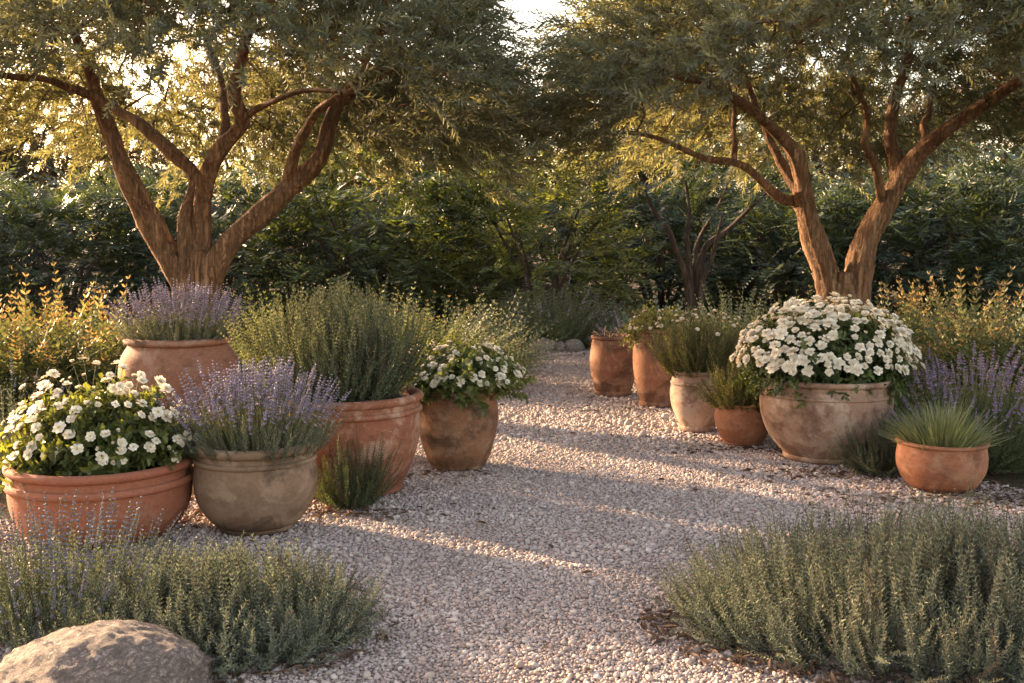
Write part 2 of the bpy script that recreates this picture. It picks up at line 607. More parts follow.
def pebble_mat():
    m, t, b, out = new_mat('pebble')
    g = t.nodes.new('ShaderNodeNewGeometry')
    col = ramp(t, g.outputs['Random Per Island'],
               [(0.0, (0.29, 0.215, 0.185)), (0.16, (0.40, 0.30, 0.265)), (0.34, (0.46, 0.345, 0.295)), (0.5, (0.48, 0.39, 0.35)),
                (0.66, (0.41, 0.335, 0.31)), (0.8, (0.54, 0.43, 0.37)), (1.0, (0.64, 0.55, 0.49))])
    o = objco(t)
    big = noise_tex(t, 1.7, 5, 0.6, o)
    col = mix(t, ramp(t, big, [(0.36, 0.4), (0.58, 0.0)]), col, (0.23, 0.165, 0.13))
    col = mix(t, noise_tex(t, 220, 3, 0.6, o), mix(t, 0.3, col, (0.2, 0.15, 0.12)), col)
    t.links.new(col, b.inputs['Base Color'])
    b.inputs['Roughness'].default_value = 0.7
    b.inputs['Specular IOR Level'].default_value = 0.3
    return m


g = MB()
g.add([(-400, -100, 0), (400, -100, 0), (400, 900, 0), (-400, 900, 0)], [(0, 1, 2, 3)])
tag_structure(g.obj('ground', ground_mat()))

PATH = [(-1.6, 2.0), (2.9, 2.0), (3.2, 4.0), (3.1, 5.6), (2.15, 7.2), (1.85, 8.6), (1.55, 10.0), (1.45, 12.0), (1.75, 13.7), (0.1, 13.9), (0.0, 12.0), (-0.35, 9.6), (-0.75, 8.0),
        (-0.95, 6.9), (-1.75, 5.9), (-2.7, 5.2), (-2.9, 4.2)]
path_pts = smooth_path([(x, y, 0.004) for x, y in PATH] + [(PATH[0][0], PATH[0][1], 0.004)], 5)[:-1]
g = MB()
g.add(path_pts, [tuple(range(len(path_pts)))])
tag_structure(g.obj('gravel_path', gravel_mat()))
POLY = path_pts[:, :2]


def inside(x, y, poly=POLY):
    r = np.zeros(len(x), bool)
    n = len(poly)
    for i in range(n):
        (x1, y1), (x2, y2) = poly[i], poly[(i + 1) % n]
        c = ((y1 > y) != (y2 > y)) & (x < (x2 - x1) * (y - y1) / (y2 - y1 + 1e-12) + x1)
        r ^= c
    return r


def ico():
    ph = (1 + 5 ** 0.5) / 2
    v = nrm(np.array([(-1, ph, 0), (1, ph, 0), (-1, -ph, 0), (1, -ph, 0), (0, -1, ph), (0, 1, ph), (0, -1, -ph), (0, 1, -ph), (ph, 0, -1), (ph, 0, 1), (-ph, 0, -1), (-ph, 0, 1)], float))
    f = [(0, 11, 5), (0, 5, 1), (0, 1, 7), (0, 7, 10), (0, 10, 11), (1, 5, 9), (5, 11, 4), (11, 10, 2), (10, 7, 6), (7, 1, 8), (3, 9, 4), (3, 4, 2), (3, 2, 6), (3, 6, 8), (3, 8, 9), (4, 9, 5), (2, 4, 11), (6, 2, 10), (8, 6, 7), (9, 8, 1)]
    return v, f


def pebbles():
    mb = MB()
    iv, if_ = ico()
    tmps = []
    for k in range(10):
        v = iv * np.array([1.0, rng.uniform(0.62, 0.95), rng.uniform(0.45, 0.7)]) * rng.uniform(0.82, 1.18, (12, 1))
        tmps.append(T().add(v, if_).pack())
    for y0, y1, sp, rr in ((2.9, 4.6, 0.0118, 0.0065), (4.6, 7.5, 0.0136, 0.0073), (7.5, 14.0, 0.021, 0.0108)):
        X, Y = np.meshgrid(np.arange(-3.2, 3.4, sp), np.arange(y0, y1, sp))
        x = X.ravel() + rng.normal(0, sp * 0.33, X.size)
        y = Y.ravel() + rng.normal(0, sp * 0.33, X.size)
        ok = inside(x, y) & (np.abs(x) < y * 0.50 + 0.1) & (rng.uniform(size=len(x)) < 0.93)
        x, y = x[ok], y[ok]
        n = len(x)
        s = rr * np.exp(rng.normal(0, 0.36, n))
        D = np.stack([rng.normal(0, 0.35, n), rng.normal(0, 0.35, n), np.ones(n)], 1)
        R = frames(D)
        P = np.stack([x, y, 0.004 + s * rng.uniform(0.1, 0.55, n)], 1)
        wh = rng.integers(0, len(tmps), n)
        for k, t in enumerate(tmps):
            i = wh == k
            mb.inst(t, R[i], P[i], s[i])
    return mb


tag_stuff(pebbles().obj('gravel', pebble_mat()))


# ------------------------------------------------------------------ pots
def lathe(mb, prof, seg=72, wob=0.006, m=0, seed=0.0, close=True):
    """prof: (radius, z) from bottom outside up and back inside; slightly hand-thrown."""
    n = len(prof)
    a = np.arange(seg) / seg * 2 * math.pi
    V = []
    for r, z in prof:
        w_ = 1 + wob * (np.sin(2 * a + seed + z * 3) + 0.6 * np.sin(3 * a + seed * 2 - z * 5))
        V.append(np.stack([np.cos(a) * r * w_, np.sin(a) * r * w_, np.full(seg, z) + wob * 0.4 * r * np.sin(2 * a + seed * 1.7)], 1))
    V = np.concatenate(V)
    F = []
    for i in range(n - 1):
        for k in range(seg):
            k2 = (k + 1) % seg
            F.append((i * seg + k, i * seg + k2, (i + 1) * seg + k2, (i + 1) * seg + k))
    if close:
        F.append(tuple(range(seg))[::-1])
    mb.add(V, F, m)


def interp_prof(keys, k=7):
    P = smooth_path([(r, z, 0) for r, z in keys], k)
    return [(p[0], p[1]) for p in P]


def roll(r, z, a, b, n=10, start=-90, end=270):
    return [(r + a * math.cos(math.radians(start + (end - start) * i / n)), z + b * math.sin(math.radians(start + (end - start) * i / n))) for i in range(n + 1)]


POTS = {}


def pot(key, name, label, cx, base_y, half, rim_y, prof, rim, mat, rb, bands=(), foot=None, soil_drop=0.05, group=None):
    """prof: outer profile (r/R, z/H); rim=(r, tube_r, tube_h) in R and m; bands: (r/R, z/H, size m)."""
    front = at(cx, base_y)
    Rg = half / (FPX / front[1])
    Yc = front[1] + rb * Rg
    R = half * (Yc * C_ + 0.05) / FPX
    Hh = atd(cx, rim_y, Yc)[2]
    x = atd(cx, base_y, Yc)[0]
    root = thing(name, label, 'plant pot', (x, Yc, 0.014), group)
    seed = rng.uniform(0, 6)
    mb = MB()
    rr, tr, th = rim
    keys = [(r * R, z * Hh) for r, z in prof]
    outer = interp_prof(keys)
    top = keys[-1]
    wall = 0.03
    inner = [(top[0] - wall * 0.6, Hh - th * 0.4), (top[0] - wall, Hh * 0.9), (max(0.05, top[0] - wall - 0.01), Hh * 0.6)]
    lathe(mb, outer + inner, seed=seed)
    mb.obj('pot_body', mat, root)
    mb = MB()
    lathe(mb, roll(rr * R - tr * 0.4, Hh - th, tr, th, 14), seed=seed, close=False)
    for br, bz, bs in bands:
        lathe(mb, roll(br * R, bz * Hh, bs, bs * 1.25, 10), seed=seed, close=False)
    mb.obj('rim', mat, root)
    if foot:
        fr, fh = foot
        mb = MB()
        lathe(mb, [(fr * R * 0.97, 0), (fr * R, 0.006), (fr * R * 1.005, fh * 0.6), (fr * R * 0.96, fh)], seed=seed)
        mb.obj('foot_ring', mat, root)
    mb = MB()
    sr = top[0] - wall * 0.8
    sz = Hh - soil_drop
    V = [(0, 0, sz + 0.015)]
    F = []
    for j in range(1, 5):
        for k in range(28):
            a = k / 28 * 6.2832
            V.append((math.cos(a) * sr * j / 4, math.sin(a) * sr * j / 4, sz + rng.normal(0, 0.006) + 0.012 * (1 - j / 4)))
    for k in range(28):
        F.append((0, 1 + k, 1 + (k + 1) % 28))
        for j in range(3):
            F.append((1 + j * 28 + k, 1 + (j + 1) * 28 + k, 1 + (j + 1) * 28 + (k + 1) % 28, 1 + j * 28 + (k + 1) % 28))
    mb.add(V, F)
    mb.obj('soil', M['soil'], root)
    POTS[key] = (x, Yc, sz + 0.004, sr, Hh, R)
    return root


pot('A', 'terracotta_pot', 'wide smooth orange terracotta bowl holding the daisy-like flowers, behind the lavender and boulder', 104, 551, 89, 461,
    [(0.74, 0), (0.86, 0.13), (0.955, 0.36), (0.985, 0.6), (0.975, 0.78), (0.955, 0.93)], (0.985, 0.026, 0.022), M['clay_orange'], 0.74,
    bands=[(0.99, 0.73, 0.016)])
pot('B', 'stone_pot', 'round grey-brown stone pot with rolled rim and raised band, holding purple lavender', 257, 538, 62, 443,
    [(0.54, 0.02), (0.72, 0.10), (0.92, 0.32), (0.985, 0.55), (0.97, 0.72), (0.93, 0.84), (0.90, 0.94)], (0.95, 0.024, 0.024), M['clay_stone'], 0.56,
    bands=[(0.95, 0.80, 0.011)], foot=(0.62, 0.04))
pot('C', 'terracotta_pot', 'big-bellied clay jar with narrower rolled neck, under the pale lavender beside the tree trunk', 182, 440, 59, 338,
    [(0.6, 0), (0.76, 0.15), (0.94, 0.4), (0.995, 0.6), (0.95, 0.78), (0.84, 0.9), (0.80, 0.955)], (0.86, 0.03, 0.026), M['clay_old'], 0.6)
pot('D', 'terracotta_pot', 'large banded terracotta pot with pale worn patches, holding the tall rosemary', 347, 502, 77, 394,
    [(0.74, 0), (0.735, 0.05), (0.82, 0.2), (0.93, 0.45), (0.965, 0.62), (0.955, 0.78), (0.955, 0.95)], (0.975, 0.028, 0.024), M['clay_patched'], 0.74,
    bands=[(0.965, 0.83, 0.013)])
pot('E', 'terracotta_pot', 'tall tapering brown clay pot with black moss stains, standing alone at the path edge', 458, 473, 41, 390,
    [(0.68, 0), (0.69, 0.04), (0.80, 0.16), (0.95, 0.44), (0.995, 0.66), (0.96, 0.84), (0.93, 0.95)], (0.965, 0.016, 0.016), M['clay_mossy'], 0.68)
pot('F', 'terracotta_pot', 'rust-brown barrel-shaped clay jar holding only dry twigs, closest to the edging stones', 613, 398, 24, 337,
    [(0.70, 0.01), (0.80, 0.12), (0.96, 0.4), (0.995, 0.6), (0.93, 0.82), (0.87, 0.94)], (0.9, 0.016, 0.016), M['clay_rust'], 0.7, foot=(0.79, 0.045))
pot('G', 'terracotta_pot', 'tallest slim clay jar with embossed sides, between the rust jar and the pale urn', 657, 409, 25, 330,
    [(0.66, 0.01), (0.76, 0.12), (0.95, 0.42), (0.995, 0.66), (0.93, 0.84), (0.86, 0.95)], (0.9, 0.014, 0.014), M['clay_rust'], 0.66, foot=(0.74, 0.045))
pot('H', 'terracotta_pot', 'pale cream clay urn with collar ring, holding the yellow-green herbs', 697, 434, 28, 371,
    [(0.56, 0.01), (0.66, 0.10), (0.92, 0.38), (0.995, 0.6), (0.95, 0.78), (0.90, 0.94)], (0.93, 0.016, 0.015), M['clay_pale'], 0.56,
    bands=[(0.95, 0.78, 0.008)], foot=(0.66, 0.045))
pot('I', 'terracotta_pot', 'small bright orange rounded pot tucked between the cream urn and the huge pale pot', 743, 448, 29, 404,
    [(0.60, 0.01), (0.74, 0.12), (0.95, 0.42), (0.995, 0.66), (0.95, 0.86), (0.91, 0.95)], (0.93, 0.012, 0.011), M['clay_small'], 0.6, foot=(0.67, 0.035))
pot('J', 'terracotta_pot', 'huge pale clay pot with brown stains on its belly, overflowing with white blooms', 824, 466, 66, 378,
    [(0.55, 0.01), (0.64, 0.08), (0.84, 0.28), (0.96, 0.52), (0.99, 0.72), (0.96, 0.86), (0.955, 0.95)], (0.975, 0.02, 0.019), M['clay_pale'], 0.55,
    bands=[(0.975, 0.80, 0.010)], foot=(0.62, 0.05))
pot('K', 'terracotta_pot', 'low round pinkish terracotta pot with a grass tuft, in front of the violet lavender', 940, 495, 44, 442,
    [(0.68, 0), (0.82, 0.12), (0.965, 0.38), (1.0, 0.62), (0.975, 0.84), (0.965, 0.95)], (0.985, 0.015, 0.012), M['clay_small'], 0.6)


# ------------------------------------------------------------------ plants
def stem_cluster(mb, P, Q, r=0.0018, m=1, sag=0.0):
    """Thin stems from P to Q."""
    for p, q in zip(P, Q):
        mid = (p + q) / 2 + np.array([0, 0, 0.03]) + rng.normal(0, 0.01, 3)
        V, F = tube_vf(smooth_path([p, mid, q], 3), np.linspace(r, r * 0.7, 7), 3, cap=False)
        mb.add(V, F, m)


def rosemary(name, label, loc, rx, ry, hgt, n, mat, leaf=0.024, lw=0.0042, tilt=58, base=0.6, nodes=24, per=3, cat='shrub', edge=0.85, tip=None, bend=-0.5, ang=48, group=None, tilt0=4, tipfrom=0.7):
    root = thing(name, label, cat, loc, group)
    temps = [shoot(hgt * rng.uniform(0.85, 1.12), nodes, leaf, lw, per, ang, curve=bend * rng.uniform(0.4, 1.6), stem=0.0022, tip_mat=2 if tip else None, tip_from=tipfrom) for _ in range(9)]
    mb = MB()
    mound(mb, temps, n, rx, ry, tilt=tilt, base=base, lens=(0.82, 1.07), edge=edge, tilt0=tilt0)
    dead = []
    for t_ in temps[:3]:
        d_ = T()
        d_.V, d_.L, d_.S, d_.Mi = t_.V, t_.L, t_.S, np.ones_like(t_.Mi)
        dead.append(d_)
    mound(mb, dead, max(2, int(n * 0.035)), rx, ry, tilt=tilt + 6, base=base, lens=(0.7, 1.1), edge=edge, tilt0=tilt0)
    mats = [mat, M['stem_wood']] + ([tip] if tip else [])
    mb.obj('foliage', mats, root)
    return root


def spike_mesh(Ln, head, mat, thick=1.0, whorls=7):
    """A lavender stalk: thin stem along Z with whorls of small buds at its end."""
    t = MB()
    cv = rng.uniform(-0.12, 0.12)
    pts = np.array([(cv * s * s * Ln, 0, s * Ln) for s in np.linspace(0, 1, 6)])
    V, F = tube_vf(pts, np.linspace(0.0017, 0.0012, 6), 3, cap=False)
    t.add(V, F, 1)
    bud = T().add([(0, 0, 0), (0.35, 0, 0.5), (0, 0.35, 0.5), (-0.35, 0, 0.5), (0, -0.35, 0.5), (0, 0, 1)],
                  [(0, 2, 1), (0, 3, 2), (0, 4, 3), (0, 1, 4), (5, 1, 2), (5, 2, 3), (5, 3, 4), (5, 4, 1)]).pack()
    for k in range(whorls):
        s = k / (whorls - 1)
        z = Ln - head * (1 - s) - (head * 0.25 if k == 0 else 0)
        nb = 6 if k < whorls - 2 else 4
        a = np.arange(nb) / nb * 6.283 + k * 0.6
        tl = math.radians(62 - 40 * s)
        D = np.stack([np.cos(a) * math.sin(tl), np.sin(a) * math.sin(tl), np.full(nb, math.cos(tl))], 1) + rng.normal(0, 0.15, (nb, 3))
        P = np.tile([cv * (z / Ln) ** 2 * Ln, 0, z], (nb, 1))
        t.inst(bud, frames(D), P, rng.uniform(0.8, 1.25, nb) * 0.0115 * thick * (1 - 0.35 * s))
    return t.mesh('flower_spike', [mat, M['stem_green']], False)


def place_children(root, name, meshes, P, D, S):
    for p, d, s in zip(P, D, S):
        o = link(name, meshes[rng.integers(0, len(meshes))], root)
        q = Vector(d).to_track_quat('Z', 'Y') @ Matrix.Rotation(rng.uniform(0, 6.28), 3, 'Z').to_quaternion()
        o.location = p
        o.rotation_mode = 'QUATERNION'
        o.rotation_quaternion = q
        o.scale = (s, s, s)


def lavender(label, loc, rx, ry, hgt, n_leaf, n_spike, fmat, lmat=None, tilt=55, base=0.5, head=0.05, thick=1.0, group='lavender plants', leafl=0.03, extra=0, name='lavender_plant', leafh=0.62, whorls=7):
    root = thing(name, label, 'lavender', loc, group)
    temps = [shoot(hgt * leafh * rng.uniform(0.8, 1.15), 15, leafl * 1.1, 0.0065, 3, 36, curve=rng.uniform(-0.4, 0.3), stem=0.002) for _ in range(7)]
    mb = MB()
    mound(mb, temps, n_leaf, rx, ry, tilt=tilt + 6, base=base * 1.1, lens=(0.7, 1.15))
    mb.obj('foliage', [lmat or M['lavender_leaf'], M['stem_green']], root)
    meshes = [spike_mesh(hgt * f, head * g_, fmat, thick, whorls) for f, g_ in ((0.94, 1.0), (1.0, 1.2), (1.05, 0.85), (0.98, 1.1))]
    x, y, r, a = disc(n_spike + extra, rx * base, ry * base, 0.55)
    tl = np.radians(3 + (tilt - 3) * r ** 1.4) + rng.normal(0, 0.07, n_spike + extra)
    out = nrm(np.stack([np.cos(a) * rx, np.sin(a) * ry, np.zeros_like(a)], 1))
    D = out * np.sin(tl)[:, None] + np.array([0, 0, 1.0]) * np.cos(tl)[:, None] + rng.normal(0, 0.05, (len(a), 3))
    P = np.stack([x, y, np.zeros_like(x)], 1)
    S = rng.uniform(0.8, 1.12, len(a)) * (1 - 0.26 * r ** 2)
    order = np.argsort(y)                       # the ones that show largest are parts of their own
    P, D, S = P[order], D[order], S[order]
    place_children(root, 'flower_spike', meshes, P[:n_spike], D[:n_spike], S[:n_spike])
    if extra:
        mb = MB()
        for k in range(n_spike, n_spike + extra):
            me = meshes[k % 4]
            V = np.empty(len(me.vertices) * 3)
            me.vertices.foreach_get('co', V)
            L = np.empty(len(me.loops), np.int32)
            me.loops.foreach_get('vertex_index', L)
            St = np.empty(len(me.polygons), np.int32)
            me.polygons.foreach_get('loop_total', St)
            Mi = np.empty(len(me.polygons), np.int32)
            me.polygons.foreach_get('material_index', Mi)
            R = frames(D[k:k + 1])[0] * S[k]
            mb.raw(V.reshape(-1, 3) @ R.T + P[k], L.astype(np.int64), St.astype(np.int64), Mi.astype(np.int64))
        tag_stuff(mb.obj('flower_spikes', [fmat, M['stem_green']], root, False))
    return root


def flower_mesh(r, petals=9, rows=2, pm='petal', cup=0.25, eye=0.2):
    t = MB()
    for row in range(rows):
        k = max(4, petals - row * 2)
        rr = r * (1 - 0.24 * row)
        tlt = math.radians(8 + (32 if rows < 3 else 21) * row + cup * 40)
        for j in range(k):
            a = j / k * 6.283 + row * 0.35 + rng.normal(0, 0.09)
            d = np.array([math.cos(a) * math.cos(tlt), math.sin(a) * math.cos(tlt), math.sin(tlt)]) + rng.normal(0, 0.08, 3)
            up = np.array([-math.cos(a) * math.sin(tlt), -math.sin(a) * math.sin(tlt), math.cos(tlt)])
            v, f = leaf_vf(np.array([0, 0, 0.002 * row]), d, up, rr * rng.uniform(0.88, 1.1), rr * 5.2 / k * rng.uniform(0.9, 1.1), 'oval', fold=-0.10, droop=0.16)
            v[3] = (np.array(v[2]) + np.array(v[4])) / 2 + d * rr * 0.2      # rounded petal end
            t.add(v, f, 0)
    if eye:
        V = [(0, 0, r * 0.24)] + [(math.cos(a) * r * eye, math.sin(a) * r * eye, r * 0.12) for a in np.arange(8) / 8 * 6.283]
        t.add(V, [(0, 1 + k, 1 + (k + 1) % 8) for k in range(8)], 1)
    # green cup under the petals
    V = [(0, 0, -r * 0.28)] + [(math.cos(a) * r * 0.22, math.sin(a) * r * 0.22, 0.0) for a in np.arange(6) / 6 * 6.283]
    t.add(V, [(0, 1 + (k + 1) % 6, 1 + k) for k in range(6)], 2)
    return t.mesh('flower', [M[pm], M['flower_eye'], M['stem_green']], True)


def flower_bush(label, potkey, rx, ry, hgt, n_leaf, n_flower, fr, extra=0, lmat='bush_leaf', pm='petal', spill=0.08, cat='flowers', name='white_flower_plant', leafl=0.055, up=0.03, low=-0.05, floor_=0.07, ruffle=False):
    x0, y0, z0, sr, Hh, R = POTS[potkey]
    root = thing(name, label, cat, (x0, y0, z0), 'white-flowered plants in pots')
    mb = MB()
    temps = [shoot(0.15 * rng.uniform(0.8, 1.2), 6, leafl, leafl * 0.52, 2, 62, curve=rng.uniform(0.2, 0.8), stem=0.0018, shape='oval', tipscale=0.7, droop=0.25) for _ in range(7)]
    # leafy shoots through the dome, thicker towards the outside
    n = n_leaf
    u = rng.uniform(low, 1, n)
    a = rng.uniform(0, 6.283, n)
    rr = np.sqrt(np.clip(1 - np.clip(u, 0, 1) ** 2, 0, 1)) * np.where(u < 0, 1.0, 1.0)
    k = rng.uniform(0.15, 0.66, n) ** 0.6
    C = np.stack([np.cos(a) * rr * rx * k, np.sin(a) * rr * ry * k, np.maximum(u, -0.25) * hgt * k], 1)
    D = nrm(C / np.array([rx, ry, hgt]) + np.array([0, 0, 0.25])) + rng.normal(0, 0.3, (n, 3))
    D[:, 2] = np.where(u < 0.05, D[:, 2] - 0.5, D[:, 2])
    R_ = frames(D, np.stack([np.cos(a), np.sin(a), -0.6 * np.ones(n)], 1))
    inside_pot = (C[:, 2] < 0.02) & (np.hypot(C[:, 0], C[:, 1]) < sr)
    C[inside_pot, 2] = 0.02
    wh = rng.integers(0, 7, n)
    for j, t in enumerate(temps):
        i = wh == j
        mb.inst(t, R_[i], C[i], rng.uniform(0.75, 1.2, i.sum()))
    # flowers over the dome, facing out and up
    nf = n_flower + extra
    pts = []
    tries = 0
    while len(pts) < nf and tries < 60000:
        tries += 1
        u_, a_ = rng.uniform(low, 1), rng.uniform(0, 6.283)
        if math.sin(a_) > 0.35 and rng.uniform() < 0.6:      # thinner at the back
            continue
        if math.sin(a_ * 3 + u_ * 5 + fr * 90) * math.cos(u_ * 7 - a_ * 2) > 0.45 and rng.uniform() < 0.75:      # gaps between the clusters
            continue
        q = math.sqrt(max(0, 1 - max(u_, 0) ** 2))
        rad = rng.uniform(0.96, 1.06)
        p = np.array([math.cos(a_) * q * rx * rad, math.sin(a_) * q * ry * rad, floor_ + max(u_, -0.2) * (hgt - floor_) * rad + up * rng.uniform(0, 1.6) * max(u_, 0)])
        mind = fr * (1.05 if tries < 8000 else 0.75 if tries < 25000 else 0.5)
        if all(np.sum((p - o) ** 2) > mind ** 2 for o in pts):
            pts.append(p)
    P = np.array(pts)
    Dn = nrm(P / np.array([rx, ry, hgt * 1.1]))
    Dn = Dn * np.array([1, 1, 0.8]) + np.array([0, -0.15, 0.42]) + rng.normal(0, 0.22, P.shape)
    stem_cluster(mb, P * np.array([0.45, 0.45, 0.35]), P, 0.0016, 1)
    mb.obj('foliage', [M[lmat], M['stem_green']], root)
    kinds = ((1.0, 9, 2, 0.1), (0.9, 8, 2, 0.4), (1.08, 10, 2, 0.0), (0.72, 7, 2, 0.8), (0.5, 7, 2, 1.25), (0.95, 9, 1, 0.05))
    if ruffle:
        kinds = ((1.0, 10, 4, 0.1), (0.9, 9, 3, 0.4), (1.12, 11, 4, 0.0), (0.75, 8, 3, 0.8), (0.5, 7, 2, 1.3), (1.05, 10, 3, 0.2))
    meshes = [flower_mesh(fr * f, pe, ro, pm, cup, 0.0 if ruffle and ro > 3 else 0.2) for f, pe, ro, cup in kinds]
    order = np.argsort(P[:, 1])
    P, Dn = P[order], Dn[order]
    S = rng.uniform(0.68, 1.18, nf)
    place_children(root, 'flower', meshes, P[:n_flower], Dn[:n_flower], S[:n_flower])
    if extra and len(P) > n_flower:
        mb = MB()
        for q in range(n_flower, len(P)):
            me = meshes[q % len(meshes)]
            V = np.empty(len(me.vertices) * 3)
            me.vertices.foreach_get('co', V)
            L = np.empty(len(me.loops), np.int32)
            me.loops.foreach_get('vertex_index', L)
            St = np.empty(len(me.polygons), np.int32)
            me.polygons.foreach_get('loop_total', St)
            Mi = np.empty(len(me.polygons), np.int32)
            me.polygons.foreach_get('material_index', Mi)
            Rm = frames(Dn[q:q + 1])[0] * S[q]
            mb.raw(V.reshape(-1, 3) @ Rm.T + P[q], L.astype(np.int64), St.astype(np.int64), Mi.astype(np.int64))
        tag_stuff(mb.obj('flowers', [M[pm], M['flower_eye'], M['stem_green']], root, True))
    return root


def blade(Ln, wd, curve):
    t = T()
    n = 6
    p = np.zeros(3)
    V = []
    for i in range(n):
        s = i / (n - 1)
        a = curve * s
        w_ = wd * (1 - s ** 1.5) * (0.6 + 0.4 * min(1, s * 4)) + 0.0002
        V += [p + np.array([0, w_ / 2, 0]), p - np.array([0, w_ / 2, 0])]
        p = p + np.array([math.sin(a), 0, math.cos(a)]) * Ln / (n - 1)
    t.add(V, [(2 * i, 2 * i + 1, 2 * i + 3, 2 * i + 2) for i in range(n - 1)], 0)
    return t.pack()


def grass_tuft(name, label, loc, rx, ry, Ln, n, mat, wd=0.005, tilt=70, base=0.3, curve=(0.4, 1.3), cat='grass plant', tilt0=3, group=None):
    root = thing(name, label, cat, loc, group)
    mb = MB()
    mound(mb, [blade(Ln * rng.uniform(0.8, 1.15), wd, rng.uniform(*curve)) for _ in range(9)], n, rx, ry, tilt=tilt, base=base, lens=(0.65, 1.15), tilt0=tilt0)
    mb.obj('foliage', [mat], root)
    return root


# --- plants in the pots
x, y, z, sr, Hh, R = POTS['A']
flower_bush('bushy plant of single white blooms with yellow eyes in the wide orange bowl', 'A', 0.45, 0.33, 0.40, 520, 100, 0.036, extra=50, floor_=0.09, up=0.085, low=0.0, lmat='bush_light')
x, y, z, sr, Hh, R = POTS['B']
lavender('dense purple lavender dome growing in the grey-brown stone pot', (x, y, z), 0.33, 0.30, 0.42, 380, 100, M['lavender_flower'], tilt=33, base=0.84, head=0.10, thick=1.15, extra=260, group=None)
x, y, z, sr, Hh, R = POTS['C']
lavender('pale faded lavender in the big-bellied jar at the tree trunk', (x, y, z), 0.37, 0.34, 0.43, 380, 100, M['lavender_pale'], tilt=32, base=0.88, head=0.11, thick=1.35, extra=200, group=None)
x, y, z, sr, Hh, R = POTS['D']
rosemary('rosemary_plant', 'tall bushy rosemary with upright tips coloured as backlit in the large banded pot', (x - 0.05, y, z), 0.42, 0.42, 0.67, 600, M['rosemary_leaf'], leaf=0.036, lw=0.0105, tilt=45, base=0.70, nodes=26, per=3, ang=42, tip=M['grass_leaf'], tipfrom=0.80, cat='herb')  # paler tip leaves put golden backlight into the shoot colour
flower_bush('rounded plant with cream-white blooms spilling over the tall moss-stained pot', 'E', 0.41, 0.29, 0.28, 400, 100, 0.034, extra=30, up=0.05, low=0.06, floor_=0.10, lmat='bush_light', ruffle=True)  # lighter leaf colour stands in for sunlight blocked by the tall rosemary
x, y, z, sr, Hh, R = POTS['F']
rt = thing('dry_plant', 'dry brown twig stubs in the rust-brown barrel jar', 'plant', (x, y, z))
mb = MB()
for k in range(9):
    a = rng.uniform(0, 6.28)
    p0 = np.array([rng.uniform(-0.1, 0.1), rng.uniform(-0.1, 0.1), 0])
    V, F = tube_vf([p0, p0 + np.array([math.cos(a) * 0.05, math.sin(a) * 0.05, 0.07]), p0 + np.array([math.cos(a) * 0.12, math.sin(a) * 0.1, rng.uniform(0.07, 0.14)])], [0.009, 0.006, 0.003], 5)
    mb.add(V, F, 0)
mb.obj('stem', [M['stem_wood']], rt)
mb = MB()
mound(mb, [shoot(0.12, 7, 0.03, 0.012, 2, 60, 0.8, 0.0015, 'oval')], 26, 0.17, 0.15, tilt=75, base=0.8)
mb.obj('foliage', [M['litter'], M['stem_wood']], rt)
flower_bush('sparse plant of small cream blooms in the slim embossed jar', 'G', 0.26, 0.22, 0.17, 150, 30, 0.022, lmat='herb_leaf', pm='cream_petal', leafl=0.04, up=0.05)
x, y, z, sr, Hh, R = POTS['H']
rt = rosemary('herb_plant', 'yellow-green upright herb topped with tiny cream blooms in the cream urn', (x, y, z), 0.38, 0.34, 0.47, 380, M['herb_leaf'], leaf=0.048, lw=0.009, tilt=42, base=0.5, nodes=16, per=2, cat='herb', ang=35)
P = []
D = []
for k in range(44):
    a, q = rng.uniform(0, 6.28), rng.uniform(0, 1) ** 0.5
    P.append((math.cos(a) * q * 0.34, math.sin(a) * q * 0.3, 0.50 - 0.14 * q * q + rng.normal(0, 0.02)))
    D.append((math.cos(a) * q * 0.5, math.sin(a) * q * 0.5 - 0.2, 1))
place_children(rt, 'flower', [flower_mesh(0.021, 7, 2, 'cream_petal', 0.4), flower_mesh(0.017, 7, 2, 'cream_petal', 0.8)], P, D, rng.uniform(0.8, 1.2, len(P)))
x, y, z, sr, Hh, R = POTS['I']
rosemary('herb_plant', 'short spiky yellow-green herb in the small bright orange pot', (x, y, z), 0.27, 0.24, 0.33, 300, M['herb_leaf'], leaf=0.042, lw=0.009, tilt=62, base=0.55, nodes=15, per=2, cat='herb', ang=38)
flower_bush('huge dome of ruffled white blooms overflowing the huge pale pot', 'J', 0.56, 0.42, 0.50, 900, 100, 0.043, extra=230, floor_=0.13, up=0.045, low=0.0, ruffle=True)
x, y, z, sr, Hh, R = POTS['K']
grass_tuft('grass_plant', 'soft pale green grass tuft in the low round pinkish pot', (x, y, z), 0.30, 0.27, 0.27, 1300, M['grass_leaf'], wd=0.0075, tilt=50, base=0.58, curve=(0.15, 0.8))


def ground_at(px, Y):
    return (float(atd(px, 300, Y)[0]), Y, 0.0)


